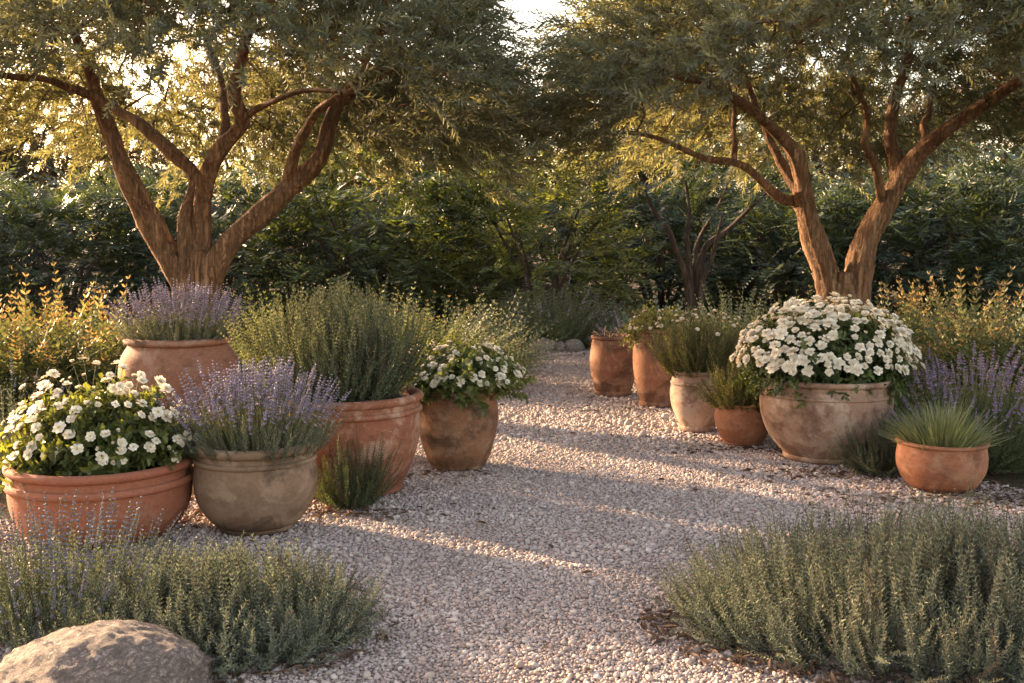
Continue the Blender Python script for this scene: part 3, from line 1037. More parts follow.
# --- plants rooted in the beds near the pots
p = at(346, 512)
rosemary('rosemary_plant', 'small dark green rosemary rooted in gravel between the stone pot and the banded pot', (p[0], p[1] + 0.1, 0), 0.20, 0.18, 0.40, 130, M['rosemary_dark'], leaf=0.03, lw=0.0055, tilt=52, base=0.5, nodes=22, cat='herb')
p = ground_at(975, 6.9)
lavender('broad violet lavender bush growing in the bed behind the low pinkish pot', p, 0.75, 0.6, 0.66, 900, 100, M['lavender_pink'], M['rosemary_leaf'], tilt=56, base=0.6, head=0.09, thick=1.3, extra=260, group=None, leafh=0.75, leafl=0.04)
p = ground_at(888, 6.5)
rosemary('rosemary_plant', 'small arching green rosemary squeezed between the huge pale pot and the low pinkish pot', p, 0.24, 0.2, 0.36, 170, M['rosemary_leaf'], leaf=0.03, lw=0.005, tilt=66, base=0.55, nodes=20, cat='herb')
p = ground_at(4, 6.3)
lavender('grey spent lavender rooted behind the wide orange bowl', p, 0.42, 0.36, 0.68, 260, 60, M['lavender_grey'], M['rosemary_grey'], tilt=45, base=0.6, head=0.08, group=None, leafh=0.8)

# --- the big clumps at the front
p = at(950, 634)
rosemary('rosemary_bush', 'broad low mound of grey-green rosemary ringed by bark mulch at the gravel edge', (p[0] + 0.05, p[1] + 0.05, 0), 1.06, 0.66, 0.46, 1750, M['rosemary_grey'], leaf=0.036, lw=0.0082, tilt=64, base=0.86, nodes=21, per=3, edge=0.62, bend=-0.8, ang=54)
p = at(225, 640)
rosemary('rosemary_bush', 'low sprawling green rosemary beside the boulder', (p[0], p[1] + 0.02, 0), 0.50, 0.42, 0.325, 800, M['rosemary_grey'], leaf=0.034, lw=0.008, tilt=68, base=0.80, nodes=18, per=3, edge=0.75, bend=-0.7, ang=54)
p = at(50, 622)
lavender('blue-grey lavender clump with budding spikes behind the boulder', (p[0], p[1], 0), 0.50, 0.36, 0.44, 480, 100, M['lavender_grey'], M['rosemary_grey'], tilt=40, base=0.85, head=0.16, thick=1.0, extra=100, group=None, leafh=0.64, whorls=9)


# --- boulder and edging stones
def rock(name, label, loc, rx, ry, rz, mat, seed, amp=0.12, cat='rock', sub=5, rough=0.03, group=None):
    me = bpy.data.meshes.new(name)
    import bmesh
    bm = bmesh.new()
    bmesh.ops.create_icosphere(bm, subdivisions=sub, radius=1)
    for v in bm.verts:
        p_ = v.co.copy()
        n1 = mnoise.fractal(p_ * 1.1 + Vector((seed, 0, 0)), 1.0, 2.0, 3)
        n2 = mnoise.fractal(p_ * 5 + Vector((0, seed, 0)), 0.9, 2.0, 4)
        k = 1 + amp * n1 + rough * n2
        v.co = Vector((p_.x * rx * k, p_.y * ry * k, (p_.z if p_.z > -0.35 else -0.35 + (p_.z + 0.35) * 0.3) * rz * k))
    for f in bm.faces:
        f.smooth = True
    bm.to_mesh(me)
    bm.free()
    me.materials.append(mat)
    o = link(name, me, None, loc)
    o['label'] = label
    o['category'] = cat
    if group:
        o['group'] = group
    return o


def rock_mat(name, c1, c2, c3, scale=9):
    m, t, b, out = new_mat(name)
    o = objco(t)
    n1 = noise_tex(t, scale, 8, 0.68, o, 1.2)
    n2 = noise_tex(t, scale * 7, 6, 0.7, o)
    vo = t.nodes.new('ShaderNodeTexVoronoi')
    vo.feature = 'DISTANCE_TO_EDGE'
    vo.inputs['Scale'].default_value = scale * 2.2
    t.links.new(mix(t, 0.25, o, n1, 'ADD'), vo.inputs['Vector'])
    vein = ramp(t, vo.outputs[0], [(0.0, 0.0), (0.2, 1.0)])
    col = ramp(t, n1, [(0.3, c1), (0.5, c2), (0.7, c3)])
    col = mix(t, ramp(t, n2, [(0.35, 0.0), (0.65, 1.0)]), mix(t, 0.45, col, (0.05, 0.04, 0.03)), col)
    col = mix(t, vein, mix(t, 0.55, col, (0.06, 0.045, 0.035)), col)
    t.links.new(col, b.inputs['Base Color'])
    b.inputs['Roughness'].default_value = 0.85
    add = t.nodes.new('ShaderNodeMath')
    add.operation = 'MULTIPLY_ADD'
    t.links.new(n2, add.inputs[0])
    add.inputs[1].default_value = 0.6
    t.links.new(vein, add.inputs[2])
    bump(t, add.outputs[0], 0.8, 0.012, b)
    return m


p = at(100, 700)
rock('boulder', 'rounded mottled tan boulder in front of the lavender clump', (p[0], p[1] + 0.02, 0.045), 0.335, 0.27, 0.165, rock_mat('boulder_stone', (0.25, 0.18, 0.145), (0.37, 0.275, 0.225), (0.50, 0.40, 0.34), 16), 3.3, 0.09, sub=6, rough=0.05)
em = rock_mat('edging_stone', (0.34, 0.27, 0.22), (0.43, 0.35, 0.29), (0.52, 0.44, 0.37), 9)
for px, wd, hh, sd_, lb in ((545, 0.20, 0.13, 1.0, 'wider low edging stone at the far end of the gravel'), (574, 0.145, 0.125, 5.0, 'smaller rounded edging stone nearer the rust jar'),
                            (561, 0.07, 0.10, 8.0, 'tiny edging stone wedged between its two bigger neighbours')):
    p = at(px, 353)
    rock('edging_stone', lb, (p[0], p[1] + 0.15, 0.035), wd, 0.15, hh, em, sd_, 0.1, 'stone', 4, group='edging stones at the path end')


# ------------------------------------------------------------------ olive trees
def limb(root, name, pts, r0, r1, mat, sides=22, ridge=0.15, k=11):
    P = smooth_path(pts, k)
    n = len(P)
    s = np.linspace(0, 1, n)
    rad = 0.80 * (r0 + (r1 - r0) * s ** 0.8) * (1 + 0.05 * np.sin(s * 19 + r0 * 100) + 0.04 * np.sin(s * 41 + r0 * 300))
    for ax_ in range(3):                          # slow sinewy wander
        P[:, ax_] += np.sin(s * math.pi) * 0.02 * np.sin(s * rng.uniform(9, 16) + rng.uniform(0, 6.28))
    mb = MB()
    V, F = tube_vf(P, rad, sides, ridge, 4, 5.0, 0.018)
    mb.add(V, F)
    mb.obj(name, mat, root)
    return P


def olive(label, base, Y0, trunk, limbs, cxw, cyw, ax, ay, bottom, top, n_clump, seed, leafmat, barkmat, sprigs=14, sag=0.5, gap=None):
    global rng
    keep, rng = rng, np.random.default_rng(seed)
    root = thing('olive_tree', label, 'tree', (base[0], base[1], 0), 'old olive trees')
    B = np.array([base[0], base[1], 0.0])
    nodes = []
    tr_pts = [np.array(q) - B for q in trunk[0]]
    limb(root, 'trunk', tr_pts, trunk[1], trunk[2], barkmat, 28, 0.12)
    for pts, r0, r1 in limbs:
        P = limb(root, 'limb', [np.array(q) - B for q in pts], r0, r1, barkmat, 14 if r0 < 0.07 else 24)
        nodes += [q for q in P[len(P) // 2:]]
    # clump centres through the umbrella-shaped crown
    cc = np.array([cxw, cyw, 0]) - B
    pts = []
    while len(pts) < n_clump:
        a, q = rng.uniform(0, 6.283), rng.uniform(0, 1) ** 0.5
        zt = bottom + (top - bottom) * math.sqrt(max(0.0, 1 - q ** 2.4))
        fr_ = max(0.0, -math.sin(a))
        rear = max(0.0, math.sin(a)) * q
        zb = bottom + 0.68 + 0.15 * fr_ * (1 - q) - 0.35 * fr_ * q - (sag + 0.35) * max(rear, (abs(math.cos(a)) * q) ** 2 * 0.75)
        u = rng.uniform(0, 1)
        u = u ** 0.8
        z_ = zb + (zt - zb) * u
        p = np.array([cc[0] + math.cos(a) * q * ax, cc[1] + math.sin(a) * q * ay, z_])
        if gap is not None and any(np.linalg.norm(p + B - np.array(g_[0])) < g_[1] for g_ in gap):
            continue
        if all(np.sum((p - o) ** 2) > 0.26 ** 2 for o in pts):
            pts.append(p)
    k = 0
    while k < 60:                               # hanging skirt on the far side and the flanks
        a, q = rng.uniform(-0.35, math.pi + 0.35), rng.uniform(0.45, 1.0)
        p = np.array([cc[0] + math.cos(a) * q * (ax + 0.15), cc[1] + math.sin(a) * q * (ay + 0.5), bottom + 0.28 - 0.5 * q ** 2 + rng.uniform(-0.15, 0.4)])
        k += 1
        if gap is not None and any(np.linalg.norm(p + B - np.array(g_[0])) < g_[1] for g_ in gap):
            continue
        pts.append(p)
    C = np.array(pts)
    # branchlets: each clump joined to the nearest wood
    nd = np.array(nodes)
    dist = [np.min(np.sum((nd - c) ** 2, 1)) for c in C]
    crown = MB()
    pool = list(nodes)
    for i in np.argsort(dist):
        c = C[i]
        A = np.array(pool)
        dd = np.sum((A - c) ** 2, 1) + 0.25 * np.maximum(0, A[:, 2] - c[2]) ** 2
        p0 = A[int(np.argmin(dd))]
        mid = (p0 + c) / 2 + np.array([0, 0, 0.14 * np.linalg.norm(c - p0)]) + rng.normal(0, 0.05, 3)
        pth = smooth_path([p0, mid, c], 4)
        ln = np.linalg.norm(c - p0)
        V, F = tube_vf(pth, np.linspace(0.007 + 0.012 * min(ln, 1.2), 0.004, len(pth)), 5, cap=False)
        crown.add(V, F, 1)
        pool += [pth[4], pth[6], c]
    temps = [shoot(rng.uniform(0.34, 0.50), 15, 0.100, 0.0185, 2, 42, curve=rng.uniform(0.0, 0.7), stem=0.0028, shape='needle', flat=False, jit=0.25, tipscale=0.6, ang_tip=32, droop=0.1) for _ in range(10)]
    n = len(C) * sprigs
    cen = np.repeat(C, sprigs, axis=0)
    off = rng.normal(0, 0.13, (n, 3))
    q = (cen - np.array([cc[0], cc[1], bottom + 0.3])) / np.array([ax, ay, top - bottom])
    D = nrm(q) * np.array([1, 1, 0.55]) * 0.95 + rng.normal(0, 0.36, (n, 3)) + np.array([0, 0, 0.05])
    Rm = frames(D, np.stack([D[:, 0] * 0.3, D[:, 1] * 0.3, -np.ones(n)], 1) + rng.normal(0, 0.25, (n, 3)))
    wh = rng.integers(0, len(temps), n)
    s_ = rng.uniform(0.75, 1.2, n)
    for k_, t_ in enumerate(temps):
        i = wh == k_
        crown.inst(t_, Rm[i], (cen + off)[i], s_[i])
    crown.obj('crown', [leafmat, barkmat], root)
    rng = keep
    return root


def PX(l, Y):
    return [atd(a, b, Y + d) for a, b, d in l]


YL = 10.2
bl = atd(197, 290, YL)
olive('spreading olive tree with three forked limbs, rising behind the pale lavender jar', (bl[0], YL), YL,
      ([(bl[0] - 0.02, YL, -0.05), (bl[0], YL, 0.45), tuple(atd(197, 285, YL)), tuple(atd(196, 258, YL)), tuple(atd(197, 240, YL))], 0.36, 0.12),
      [(PX([(192, 330, 0), (186, 285, 0), (168, 252, 0), (145, 212, -0.1), (125, 175, -0.2), (112, 135, -0.2), (97, 100, -0.3), (88, 68, -0.5), (70, 20, -0.8)], YL), 0.19, 0.045),
       (PX([(112, 130, -0.2), (95, 98, -0.4), (60, 84, -0.7), (10, 76, -1.0), (-40, 60, -1.2)], YL), 0.06, 0.025),
       (PX([(192, 300, -0.1), (187, 225, 0.0), (198, 182, 0.15), (172, 150, 0.3), (140, 124, 0.5), (112, 110, 0.8), (75, 88, 1.1), (30, 60, 1.5)], YL), 0.115, 0.04),
       (PX([(198, 310, 0), (202, 222, 0), (208, 180, -0.1), (220, 146, -0.2), (240, 120, -0.3), (236, 95, -0.4), (242, 60, -0.5), (250, 10, -0.7)], YL), 0.135, 0.045),
       (PX([(222, 142, -0.2), (226, 110, 0.1), (216, 70, 0.4), (200, 20, 0.7)], YL), 0.06, 0.03),
       (PX([(240, 122, -0.3), (262, 104, -0.5), (300, 93, -0.8), (350, 90, -1.2), (400, 66, -1.6)], YL), 0.04, 0.016),
       (PX([(202, 330, 0), (208, 285, 0), (228, 248, 0), (260, 215, 0.1), (290, 184, 0.2), (320, 156, 0.2), (332, 122, 0.3), (345, 98, 0.4), (390, 76, 0.8), (450, 58, 1.1)], YL), 0.19, 0.035),
       (PX([(286, 188, 0.2), (300, 140, 0.0), (314, 116, -0.2), (352, 84, -0.5), (380, 30, -0.8)], YL), 0.07, 0.025)],
      -2.65, YL, 2.6, 2.5, 2.45, 4.45, 320, 21, M['olive_leaf'], M['olive_bark'], sprigs=14, gap=[((-3.35, 10.9, 2.75), 0.75)])

YR = 10.4
br_ = atd(845, 290, YR)
olive('twin-trunked olive tree rising behind the huge pot of white blooms', (br_[0], YR), YR,
      ([(br_[0], YR, -0.05), (br_[0], YR, 0.4), tuple(atd(845, 296, YR)), tuple(atd(846, 272, YR))], 0.38, 0.14),
      [(PX([(834, 310, 0), (826, 275, 0), (815, 238, 0), (806, 205, -0.1), (800, 180, -0.2), (793, 152, -0.3), (778, 130, -0.4), (750, 108, -0.7), (700, 84, -1.1), (660, 70, -1.5)], YR), 0.165, 0.03),
       (PX([(812, 232, 0), (796, 203, 0), (784, 197, 0), (757, 180, -0.1), (733, 163, -0.2), (702, 155, -0.3), (660, 140, -0.5), (630, 132, -0.6)], YR), 0.085, 0.016),
       (PX([(733, 164, -0.2), (734, 140, -0.1), (735, 112, 0.1), (722, 70, 0.4)], YR), 0.04, 0.02),
       (PX([(806, 212, 0), (798, 190, 0.1), (783, 165, 0.2), (768, 138, 0.3), (762, 122, 0.5), (740, 60, 0.9)], YR), 0.075, 0.03),
       (PX([(856, 308, 0), (859, 272, 0), (866, 238, 0), (887, 200, 0), (907, 172, 0), (924, 150, -0.1), (952, 125, -0.3), (987, 102, -0.5), (1024, 78, -0.8), (1070, 50, -1)], YR), 0.175, 0.04),
       (PX([(898, 184, 0), (896, 160, 0.1), (889, 140, 0.1), (897, 96, 0.3), (907, 62, 0.4), (910, 10, 0.5)], YR), 0.095, 0.04),
       (PX([(884, 206, 0), (876, 172, -0.1), (866, 146, -0.3), (867, 118, -0.4), (850, 70, -0.8)], YR), 0.06, 0.025),
       (PX([(914, 162, 0), (923, 140, 0.2), (927, 120, 0.3), (932, 94, 0.6), (960, 50, 1.0)], YR), 0.06, 0.03)],
      2.95, YR, 2.5, 2.6, 2.45, 4.45, 320, 33, M['olive_leaf'], M['olive_bark'], sprigs=14, gap=[((1.15, 11.6, 2.55), 0.5), ((3.0, 11.0, 2.3), 0.45)])


# ------------------------------------------------------------------ bed plants in the middle distance
def frond_plant(name, label, loc, rx, ry, hgt, n, mat, nodes=15, leaf=0.055, lw=0.024, tilt=50, base=0.6, tip=None, cat='shrub', curve=0.25, group=None, per=2, shape='oval', ang=65, tipfrom=0.78, lens=(0.55, 1.12)):
    root = thing(name, label, cat, loc, group)
    temps = [shoot(hgt * rng.uniform(0.8, 1.12), nodes, leaf, lw, per, ang, curve=curve * rng.uniform(0.2, 1.8), stem=0.003, shape=shape, flat=True, tip_mat=2 if tip else None, tip_from=tipfrom, tipscale=0.35, jit=0.2) for _ in range(8)]
    mb = MB()
    mound(mb, temps, n, rx, ry, tilt=tilt, base=base, lens=lens, edge=0.8)
    mb.obj('foliage', [mat, M['stem_green']] + ([tip] if tip else []), root)
    return root


GG = 'golden ferny shrubs in the beds'
fp = frond_plant('fern_shrub', 'golden ferny shrub with tall tips, at the olive trunk side of its bed', ground_at(98, 9.2), 0.62, 0.55, 1.08, 300, M['gold_leaf'], tilt=58, curve=0.6, tip=M['gold_tip'], group=GG, nodes=15, leaf=0.10, lw=0.040)
dup(fp, ground_at(20, 8.9), 1.3, 'golden ferny shrub behind the grey spent lavender', GG, 1.0)
dup(fp, ground_at(-55, 9.2), 2.6, 'golden ferny shrub cut by the picture edge, behind the daisy bowl', GG, 1.0)
dup(fp, ground_at(60, 10.2), 4.0, 'golden ferny shrub standing behind its two lower neighbours', GG, 1.05)
fq = frond_plant('fern_shrub', 'golden ferny shrub with orange seed tips, next to the twin trunk', ground_at(925, 9.3), 0.6, 0.55, 1.12, 300, M['gold_leaf'], tilt=58, curve=0.6, tip=M['gold_tip'], group=GG, nodes=15, leaf=0.10, lw=0.040)
dup(fq, ground_at(1000, 8.9), 2.2, 'golden ferny shrub directly behind the violet lavender', GG, 1.03)
dup(fq, ground_at(1075, 9.0), 3.4, 'golden ferny shrub cut by the picture edge, beyond the violet lavender', GG, 1.05)
dup(fq, ground_at(972, 10.4), 5.1, 'taller golden ferny shrub behind the others of its bed', GG, 1.1)
dup(fq, ground_at(893, 10.9), 1.1, 'golden ferny shrub half hidden behind the white blooms', GG, 0.95)

frond_plant('sage_plant', 'rounded mid-green sage with upright golden tips behind the cream-white blooms', ground_at(428, 10.6), 0.75, 0.6, 0.98, 620, M['sage_leaf'], nodes=17, leaf=0.07, lw=0.026, tilt=76, curve=0.6, tip=M['gold_tip'], tipfrom=0.93, lens=(0.75, 1.0))
frond_plant('sage_plant', 'silvery leafy sage leaning towards the path end', ground_at(488, 12.2), 0.42, 0.4, 0.78, 300, M['silver_leaf'], nodes=11, leaf=0.085, lw=0.026, tilt=78, curve=0.5)
frond_plant('sage_plant', 'grey-green sage between the tall rosemary and the hedge', ground_at(372, 12.0), 0.55, 0.45, 1.0, 180, M['silver_leaf'], nodes=14, leaf=0.07, lw=0.02, tilt=55)
lavender('green-leaved lavender with rosy spikes behind the edging stones', ground_at(552, 14.5), 0.9, 0.55, 0.88, 1000, 70, M['lavender_pale'], M['silver_leaf'], tilt=60, base=0.62, head=0.2, thick=2.0, group=None, leafl=0.06, leafh=0.82)
frond_plant('leafy_plant', 'green leafy plant close behind the wider edging stone', ground_at(536, 14.2), 0.55, 0.35, 0.55, 260, M['sage_leaf'], nodes=10, leaf=0.08, lw=0.035, tilt=70, cat='plant')
rosemary('low_plant', 'low moss-green cushion plant beside the smaller edging stone', ground_at(604, 14.1), 0.42, 0.3, 0.32, 260, M['herb_leaf'], leaf=0.035, lw=0.008, tilt=75, nodes=12, cat='plant')
lavender('small dusky lavender tuft peeping over the rust-brown jar', ground_at(634, 12.4), 0.34, 0.3, 0.58, 180, 50, M['lavender_pale'], M['rosemary_grey'], tilt=60, base=0.5, head=0.1, thick=1.5, group=None)
grass_tuft('grass_plant', 'spiky bright green grass clump in front of the bare-stemmed tree', ground_at(626, 15.0), 0.5, 0.4, 0.72, 260, M['grass_leaf'], wd=0.014, tilt=65, base=0.35)
frond_plant('silver_plant', 'low silvery-leaved plant at the foot of the bare-stemmed tree', ground_at(662, 14.0), 0.75, 0.5, 0.62, 240, M['silver_leaf'], nodes=9, leaf=0.10, lw=0.045, tilt=78, cat='plant', curve=0.6)
frond_plant('silver_plant', 'feathery silver-green plant between the herb urn and the twin trunk', ground_at(735, 12.4), 0.62, 0.5, 0.94, 240, M['silver_leaf'], nodes=17, leaf=0.07, lw=0.02, tilt=62, cat='plant')
frond_plant('silver_plant', 'broad pale plant behind the slim embossed jar', ground_at(690, 12.0), 0.5, 0.45, 0.72, 180, M['silver_leaf'], nodes=10, leaf=0.09, lw=0.035, tilt=75, cat='plant', curve=0.5)
frond_plant('leafy_plant', 'shaded green plant at the base of the three-limbed olive', ground_at(290, 11.4), 0.8, 0.5, 0.95, 230, M['sage_leaf'], nodes=12, leaf=0.08, lw=0.03, tilt=60, cat='plant')
frond_plant('leafy_plant', 'shaded green plant at the base of the twin-trunked olive', ground_at(800, 11.4), 0.7, 0.5, 0.9, 230, M['sage_leaf'], nodes=12, leaf=0.08, lw=0.03, tilt=60, cat='plant')


# ------------------------------------------------------------------ hedge of dark feathery shrubs, and trees behind
def feathery(label, loc, rx, ry, hgt, n, mat, seed, name='feathery_shrub', group='feathery shrubs of the hedge', fl=0.85, leaf=0.17, lw=0.048, zlow=0.08):
    global rng
    keep, rng = rng, np.random.default_rng(seed)
    root = thing(name, label, 'shrub', loc, group)
    mb = MB()
    ends = []
    for k in range(7):
        a = k / 7 * 6.283 + rng.normal(0, 0.3)
        e = np.array([math.cos(a) * rx * rng.uniform(0.35, 0.75), math.sin(a) * ry * rng.uniform(0.35, 0.75), hgt * rng.uniform(0.55, 0.9)])
        pth = smooth_path([np.array([math.cos(a) * 0.12, math.sin(a) * 0.12, 0]), e * np.array([0.4, 0.4, 0.5]), e], 5)
        V, F = tube_vf(pth, np.linspace(0.045, 0.012, len(pth)), 6)
        mb.add(V, F, 0)
        ends += list(pth[5:])
    mb.obj('trunk', [M['dark_bark']], root)
    temps = [shoot(fl * rng.uniform(0.75, 1.2), 10, leaf, lw, 2, 66, curve=rng.uniform(0.5, 1.1), stem=0.005, shape='oval', flat=True, tipscale=0.5, jit=0.14, ang_tip=45) for _ in range(8)]
    u = rng.uniform(0, 1, n)
    a = rng.uniform(0, 6.283, n)
    z_ = zlow * hgt + (1 - zlow) * hgt * u
    prof = np.sqrt(np.clip(1 - ((u - 0.35) / 0.68) ** 2, 0.02, 1))
    q = rng.uniform(0.35, 1.0, n) ** 0.6 * prof * (1 + 0.18 * np.sin(3 * a + seed) * np.cos(4 * u + seed))
    P = np.stack([np.cos(a) * q * rx * 0.85, np.sin(a) * q * ry * 0.85, z_ * 0.94], 1)
    D = np.stack([np.cos(a), np.sin(a), 0.35 + 0.9 * (u - 0.3)], 1) + rng.normal(0, 0.28, (n, 3))
    R_ = frames(D, np.tile([0, 0, -1.0], (n, 1)) + rng.normal(0, 0.3, (n, 3)))
    wh = rng.integers(0, 8, n)
    cm = MB()
    s_ = rng.uniform(0.7, 1.2, n)
    for k, t_ in enumerate(temps):
        i = wh == k
        cm.inst(t_, R_[i], P[i], s_[i])
    cm.obj('crown', [mat, M['dark_bark']], root)
    rng = keep
    return root


HG = 'feathery shrubs of the hedge'
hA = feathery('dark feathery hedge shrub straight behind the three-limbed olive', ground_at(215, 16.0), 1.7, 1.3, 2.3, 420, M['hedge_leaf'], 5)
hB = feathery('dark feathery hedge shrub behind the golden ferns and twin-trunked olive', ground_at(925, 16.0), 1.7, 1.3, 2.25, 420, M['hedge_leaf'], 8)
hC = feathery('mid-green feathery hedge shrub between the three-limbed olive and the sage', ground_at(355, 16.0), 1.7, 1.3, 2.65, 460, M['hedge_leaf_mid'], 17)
for src, px, Y, rz, s, lb in (
        (hB, 60, 15.6, 1.2, 0.9, 'dark feathery hedge shrub behind the golden ferns beside the three-limbed olive'),
        (hA, -90, 16.2, 2.2, 1.02, 'dark feathery hedge shrub at the hedge end, seen through the olive fringe'),
        (hC, 450, 16.8, 0.6, 0.85, 'mid-green feathery hedge shrub behind the rounded sage'),
        (hB, 790, 16.6, 4.2, 0.88, 'dark feathery hedge shrub seen between the twin trunk and the bare-stemmed tree'),
        (hA, 1050, 15.8, 5.0, 1.14, 'dark feathery hedge shrub at the hedge end past the twin-trunked olive'),
        (hA, 660, 18.6, 0.4, 1.0, 'dark feathery hedge shrub behind the bare-stemmed tree'),
        (hB, 300, 18.8, 2.0, 1.0, 'taller dark feathery hedge shrub in the back row behind the three-limbed olive'),
        (hA, 130, 18.6, 2.9, 1.0, 'dark feathery back-row shrub filling the gap behind the olive limbs'),
        (hC, 560, 19.2, 3.9, 0.8, 'mid-green feathery back-row shrub behind the yellow-green bush'),
        (hB, 860, 18.8, 5.6, 1.0, 'dark feathery back-row shrub glimpsed between the twin trunks'),
        (hA, 1000, 18.8, 1.7, 1.02, 'dark feathery back-row shrub above the golden ferns by the twin trunk'),
        (hC, 740, 19.0, 2.4, 0.98, 'mid-green feathery back-row shrub under the golden olive fringe'),
        (hA, -40, 18.8, 2.4, 1.02, 'dark feathery back-row shrub behind the hedge end of the ferns'),
        (hB, 430, 19.2, 5.2, 0.88, 'dark feathery back-row shrub between the two olives')):
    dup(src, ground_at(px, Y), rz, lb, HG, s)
feathery('yellow-green feathery bush lighter than the hedge, behind the edging stones', ground_at(540, 15.6), 1.4, 1.0, 2.6, 520, M['hedge_leaf_green'], 13, fl=0.6, leaf=0.13, lw=0.04, name='green_bush', group=None)

# the small bare-stemmed tree in the gap
YB = 15.2
bb = atd(690, 280, YB)
root = thing('ornamental_tree', 'small dark multi-stemmed tree with bare lower stems, between the two olives', 'tree', (bb[0], YB, 0))
Bv = np.array([bb[0], YB, 0])
tips = []
for pts, r0 in (([(684, 352, 0), (688, 300, 0), (684, 268, 0), (672, 238, 0), (655, 215, 0.1), (645, 190, 0.2)], 0.10), ([(690, 352, 0), (692, 290, 0), (686, 245, 0), (690, 215, -0.1), (685, 180, -0.1)], 0.085),
                ([(698, 352, 0), (698, 290, 0), (706, 250, 0), (725, 232, 0), (750, 208, -0.1), (770, 190, -0.2)], 0.095), ([(694, 352, 0.1), (696, 270, 0.2), (700, 235, 0.3), (720, 205, 0.4), (730, 175, 0.5)], 0.06),
                ([(700, 352, -0.1), (704, 280, -0.1), (716, 245, -0.2), (722, 215, -0.3)], 0.05)):
    P_ = limb(root, 'stem', [atd(a, b, YB + d) - Bv for a, b, d in pts], r0, 0.022, M['dark_bark'], 12)
    tips += list(P_[-8:])
mb = MB()
temps = [shoot(0.45, 10, 0.10, 0.03, 2, 60, 0.9, 0.004, 'oval', flat=True) for _ in range(6)]
tp = np.array(tips)
n = 320
cen = tp[rng.integers(0, len(tp), n)] + rng.normal(0, 0.28, (n, 3)) * np.array([1.3, 1, 0.7]) + np.array([0, 0, 0.35])
D = nrm(cen - np.array([0, 0, 1.6])) + rng.normal(0, 0.4, (n, 3))
R_ = frames(D, np.tile([0, 0, -1.0], (n, 1)))
for k in range(6):
    mb.inst(temps[k], R_[k::6], cen[k::6], rng.uniform(0.7, 1.1, len(cen[k::6])))
mb.obj('crown', [M['hedge_leaf'], M['dark_bark']], root)


def wood_tree(label, loc, rx, hgt, seed, n=1700, group='woodland trees beyond the hedge'):
    global rng
    keep, rng = rng, np.random.default_rng(seed)
    root = thing('woodland_tree', label, 'tree', loc, group)
    mb = MB()
    V, F = tube_vf(smooth_path([(0, 0, -0.05), (0.1, 0, hgt * 0.3), (-0.05, 0.1, hgt * 0.75)], 5), np.linspace(0.2, 0.06, 11), 9, 0.1)
    mb.add(V, F)
    for k in range(8):
        a = k / 8 * 6.283
        V, F = tube_vf(smooth_path([(0.05, 0, hgt * 0.25), (math.cos(a) * rx * 0.3, math.sin(a) * rx * 0.3, hgt * 0.5), (math.cos(a) * rx * 0.7, math.sin(a) * rx * 0.7, hgt * rng.uniform(0.55, 0.85))], 4), np.linspace(0.09, 0.02, 9), 6)
        mb.add(V, F)
    mb.obj('trunk', [M['dark_bark']], root)
    cm = MB()
    temps = [shoot(0.6, 9, 0.15, 0.05, 3, 55, rng.uniform(0.3, 1), 0.006, 'oval') for _ in range(6)]
    ncl = 46
    cc = []
    for k in range(ncl):
        a, u = rng.uniform(0, 6.283), rng.uniform(0, 1)
        pr = math.sqrt(max(0.05, 1 - ((u - 0.4) / 0.62) ** 2))
        q = rng.uniform(0.3, 1) ** 0.5 * pr * rx
        cc.append((math.cos(a) * q, math.sin(a) * q, hgt * (0.22 + 0.75 * u)))
    cc = np.array(cc)
    cen = np.repeat(cc, n // ncl, axis=0)
    off = rng.normal(0, 0.34, cen.shape)
    D = nrm(off) + nrm(cen - np.array([0, 0, hgt * 0.45])) * 0.6 + rng.normal(0, 0.3, cen.shape)
    R_ = frames(D, np.tile([0, 0, -1.0], (len(D), 1)))
    for k in range(6):
        cm.inst(temps[k], R_[k::6], (cen + off)[k::6], rng.uniform(0.7, 1.2, len(cen[k::6])))
    cm.obj('crown', [M['wood_leaf'], M['dark_bark']], root)
    rng = keep
    return root


WG = 'woodland trees beyond the hedge'
w1 = wood_tree('brownish woodland tree beyond the hedge, between the olive limbs', ground_at(260, 25), 2.8, 5.0, 3)
w2 = wood_tree('brownish woodland tree beyond the hedge in the gap between the two olives', ground_at(570, 26), 2.7, 4.8, 4)
for src, px, Y, rz, s, lb in ((w2, 60, 25.5, 1, 0.92, 'brownish woodland tree beyond the hedge under the olive fringe by the ferns'), (w1, 420, 26.5, 2, 1.0, 'brownish woodland tree beyond the hedge behind the olive limb tips'),
                              (w1, 720, 25.5, 3, 0.95, 'brownish woodland tree beyond the hedge over the bare-stemmed tree'), (w2, 860, 25, 4, 0.95, 'brownish woodland tree beyond the hedge framed by the twin trunks'),
                              (w1, 1010, 26, 5, 1.0, 'brownish woodland tree beyond the hedge past the twin-trunked olive'), (w1, -80, 26, 4.5, 1.02, 'brownish woodland tree beyond the hedge at its outer end')):
    dup(src, ground_at(px, Y), rz, lb, WG, s)


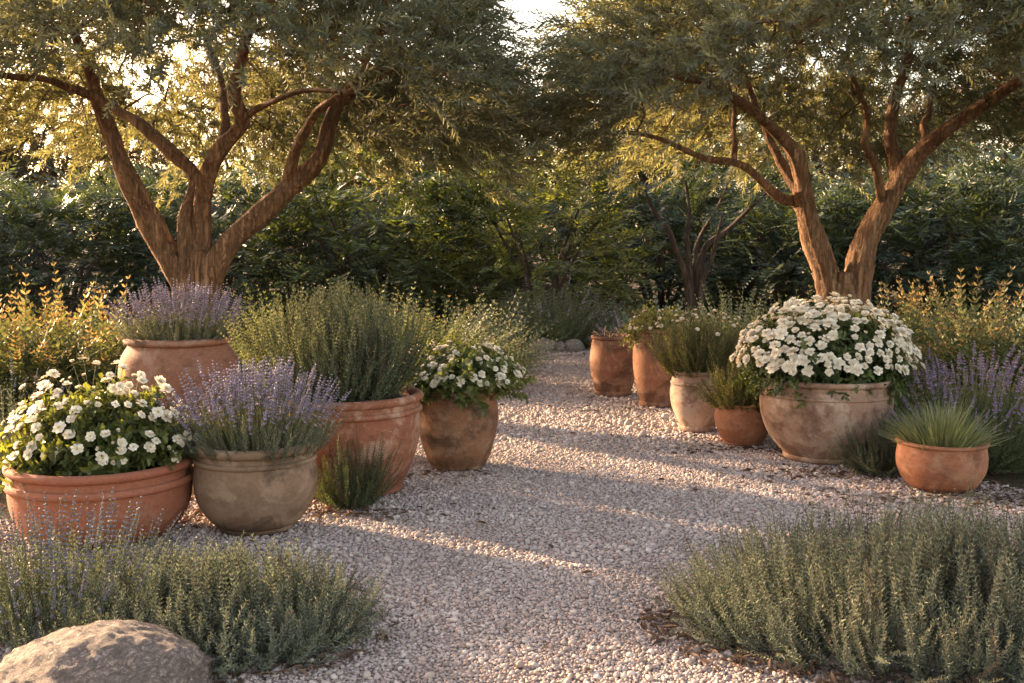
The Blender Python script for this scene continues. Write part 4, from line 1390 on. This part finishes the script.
# ------------------------------------------------------------------ fallen leaves and bark mulch
def litter():
    mb = MB()
    v, f = leaf_vf(np.zeros(3), np.array([0, 0, 1.0]), np.array([1.0, 0, 0]), 1.0, 0.34, 'oval', 0.35, 0.2)
    t1 = T().add(v, f).pack()
    v, f = leaf_vf(np.zeros(3), np.array([0, 0, 1.0]), np.array([1.0, 0, 0]), 1.0, 0.22, 'oval', 0.5, -0.15)
    t2 = T().add(v, f).pack()
    P = []
    # ring of mulch round the front mound, and under each planting
    c = at(950, 634)
    for k in range(1700):
        a = rng.uniform(0, 6.283)
        q = rng.uniform(0.80, 1.13)
        P.append((c[0] + 0.05 + math.cos(a) * 1.02 * q, c[1] + 0.05 + math.sin(a) * 0.62 * q))
    c = at(225, 640)
    for k in range(400):
        a = rng.uniform(0, 6.283)
        q = rng.uniform(0.7, 1.12)
        P.append((c[0] + math.cos(a) * 0.52 * q, c[1] + math.sin(a) * 0.40 * q))
    for px, py, n_, sx, sy in ((870, 476, 420, 0.42, 0.10), (985, 500, 500, 0.45, 0.2), (350, 515, 160, 0.22, 0.07), (745, 452, 120, 0.3, 0.06), (660, 412, 120, 0.35, 0.08), (560, 356, 260, 0.9, 0.12),
                               (180, 500, 500, 0.5, 0.25), (20, 560, 500, 0.4, 0.35), (440, 476, 60, 0.2, 0.05)):
        c = at(px, py)
        for k in range(n_):
            P.append((c[0] + rng.normal(0, sx), c[1] + rng.normal(0, sy)))
    for k in range(260):
        P.append((rng.uniform(-1.5, 2.5), rng.uniform(3.2, 12)))
    P = np.array(P)
    n_ = len(P)
    D = np.stack([rng.normal(0, 1, n_), rng.normal(0, 1, n_), rng.normal(0.1, 0.18, n_)], 1)
    R_ = frames(D, np.tile([0, 0, 1.0], (n_, 1)) + rng.normal(0, 0.4, (n_, 3)))
    P3 = np.column_stack([P, rng.uniform(0.012, 0.024, n_)])
    s_ = rng.uniform(0.025, 0.06, n_)
    i = rng.uniform(size=n_) < 0.5
    mb.inst(t1, R_[i], P3[i], s_[i])
    mb.inst(t2, R_[~i], P3[~i], s_[~i])
    return mb


tag_stuff(litter().obj('leaf_litter', [M['litter']]))
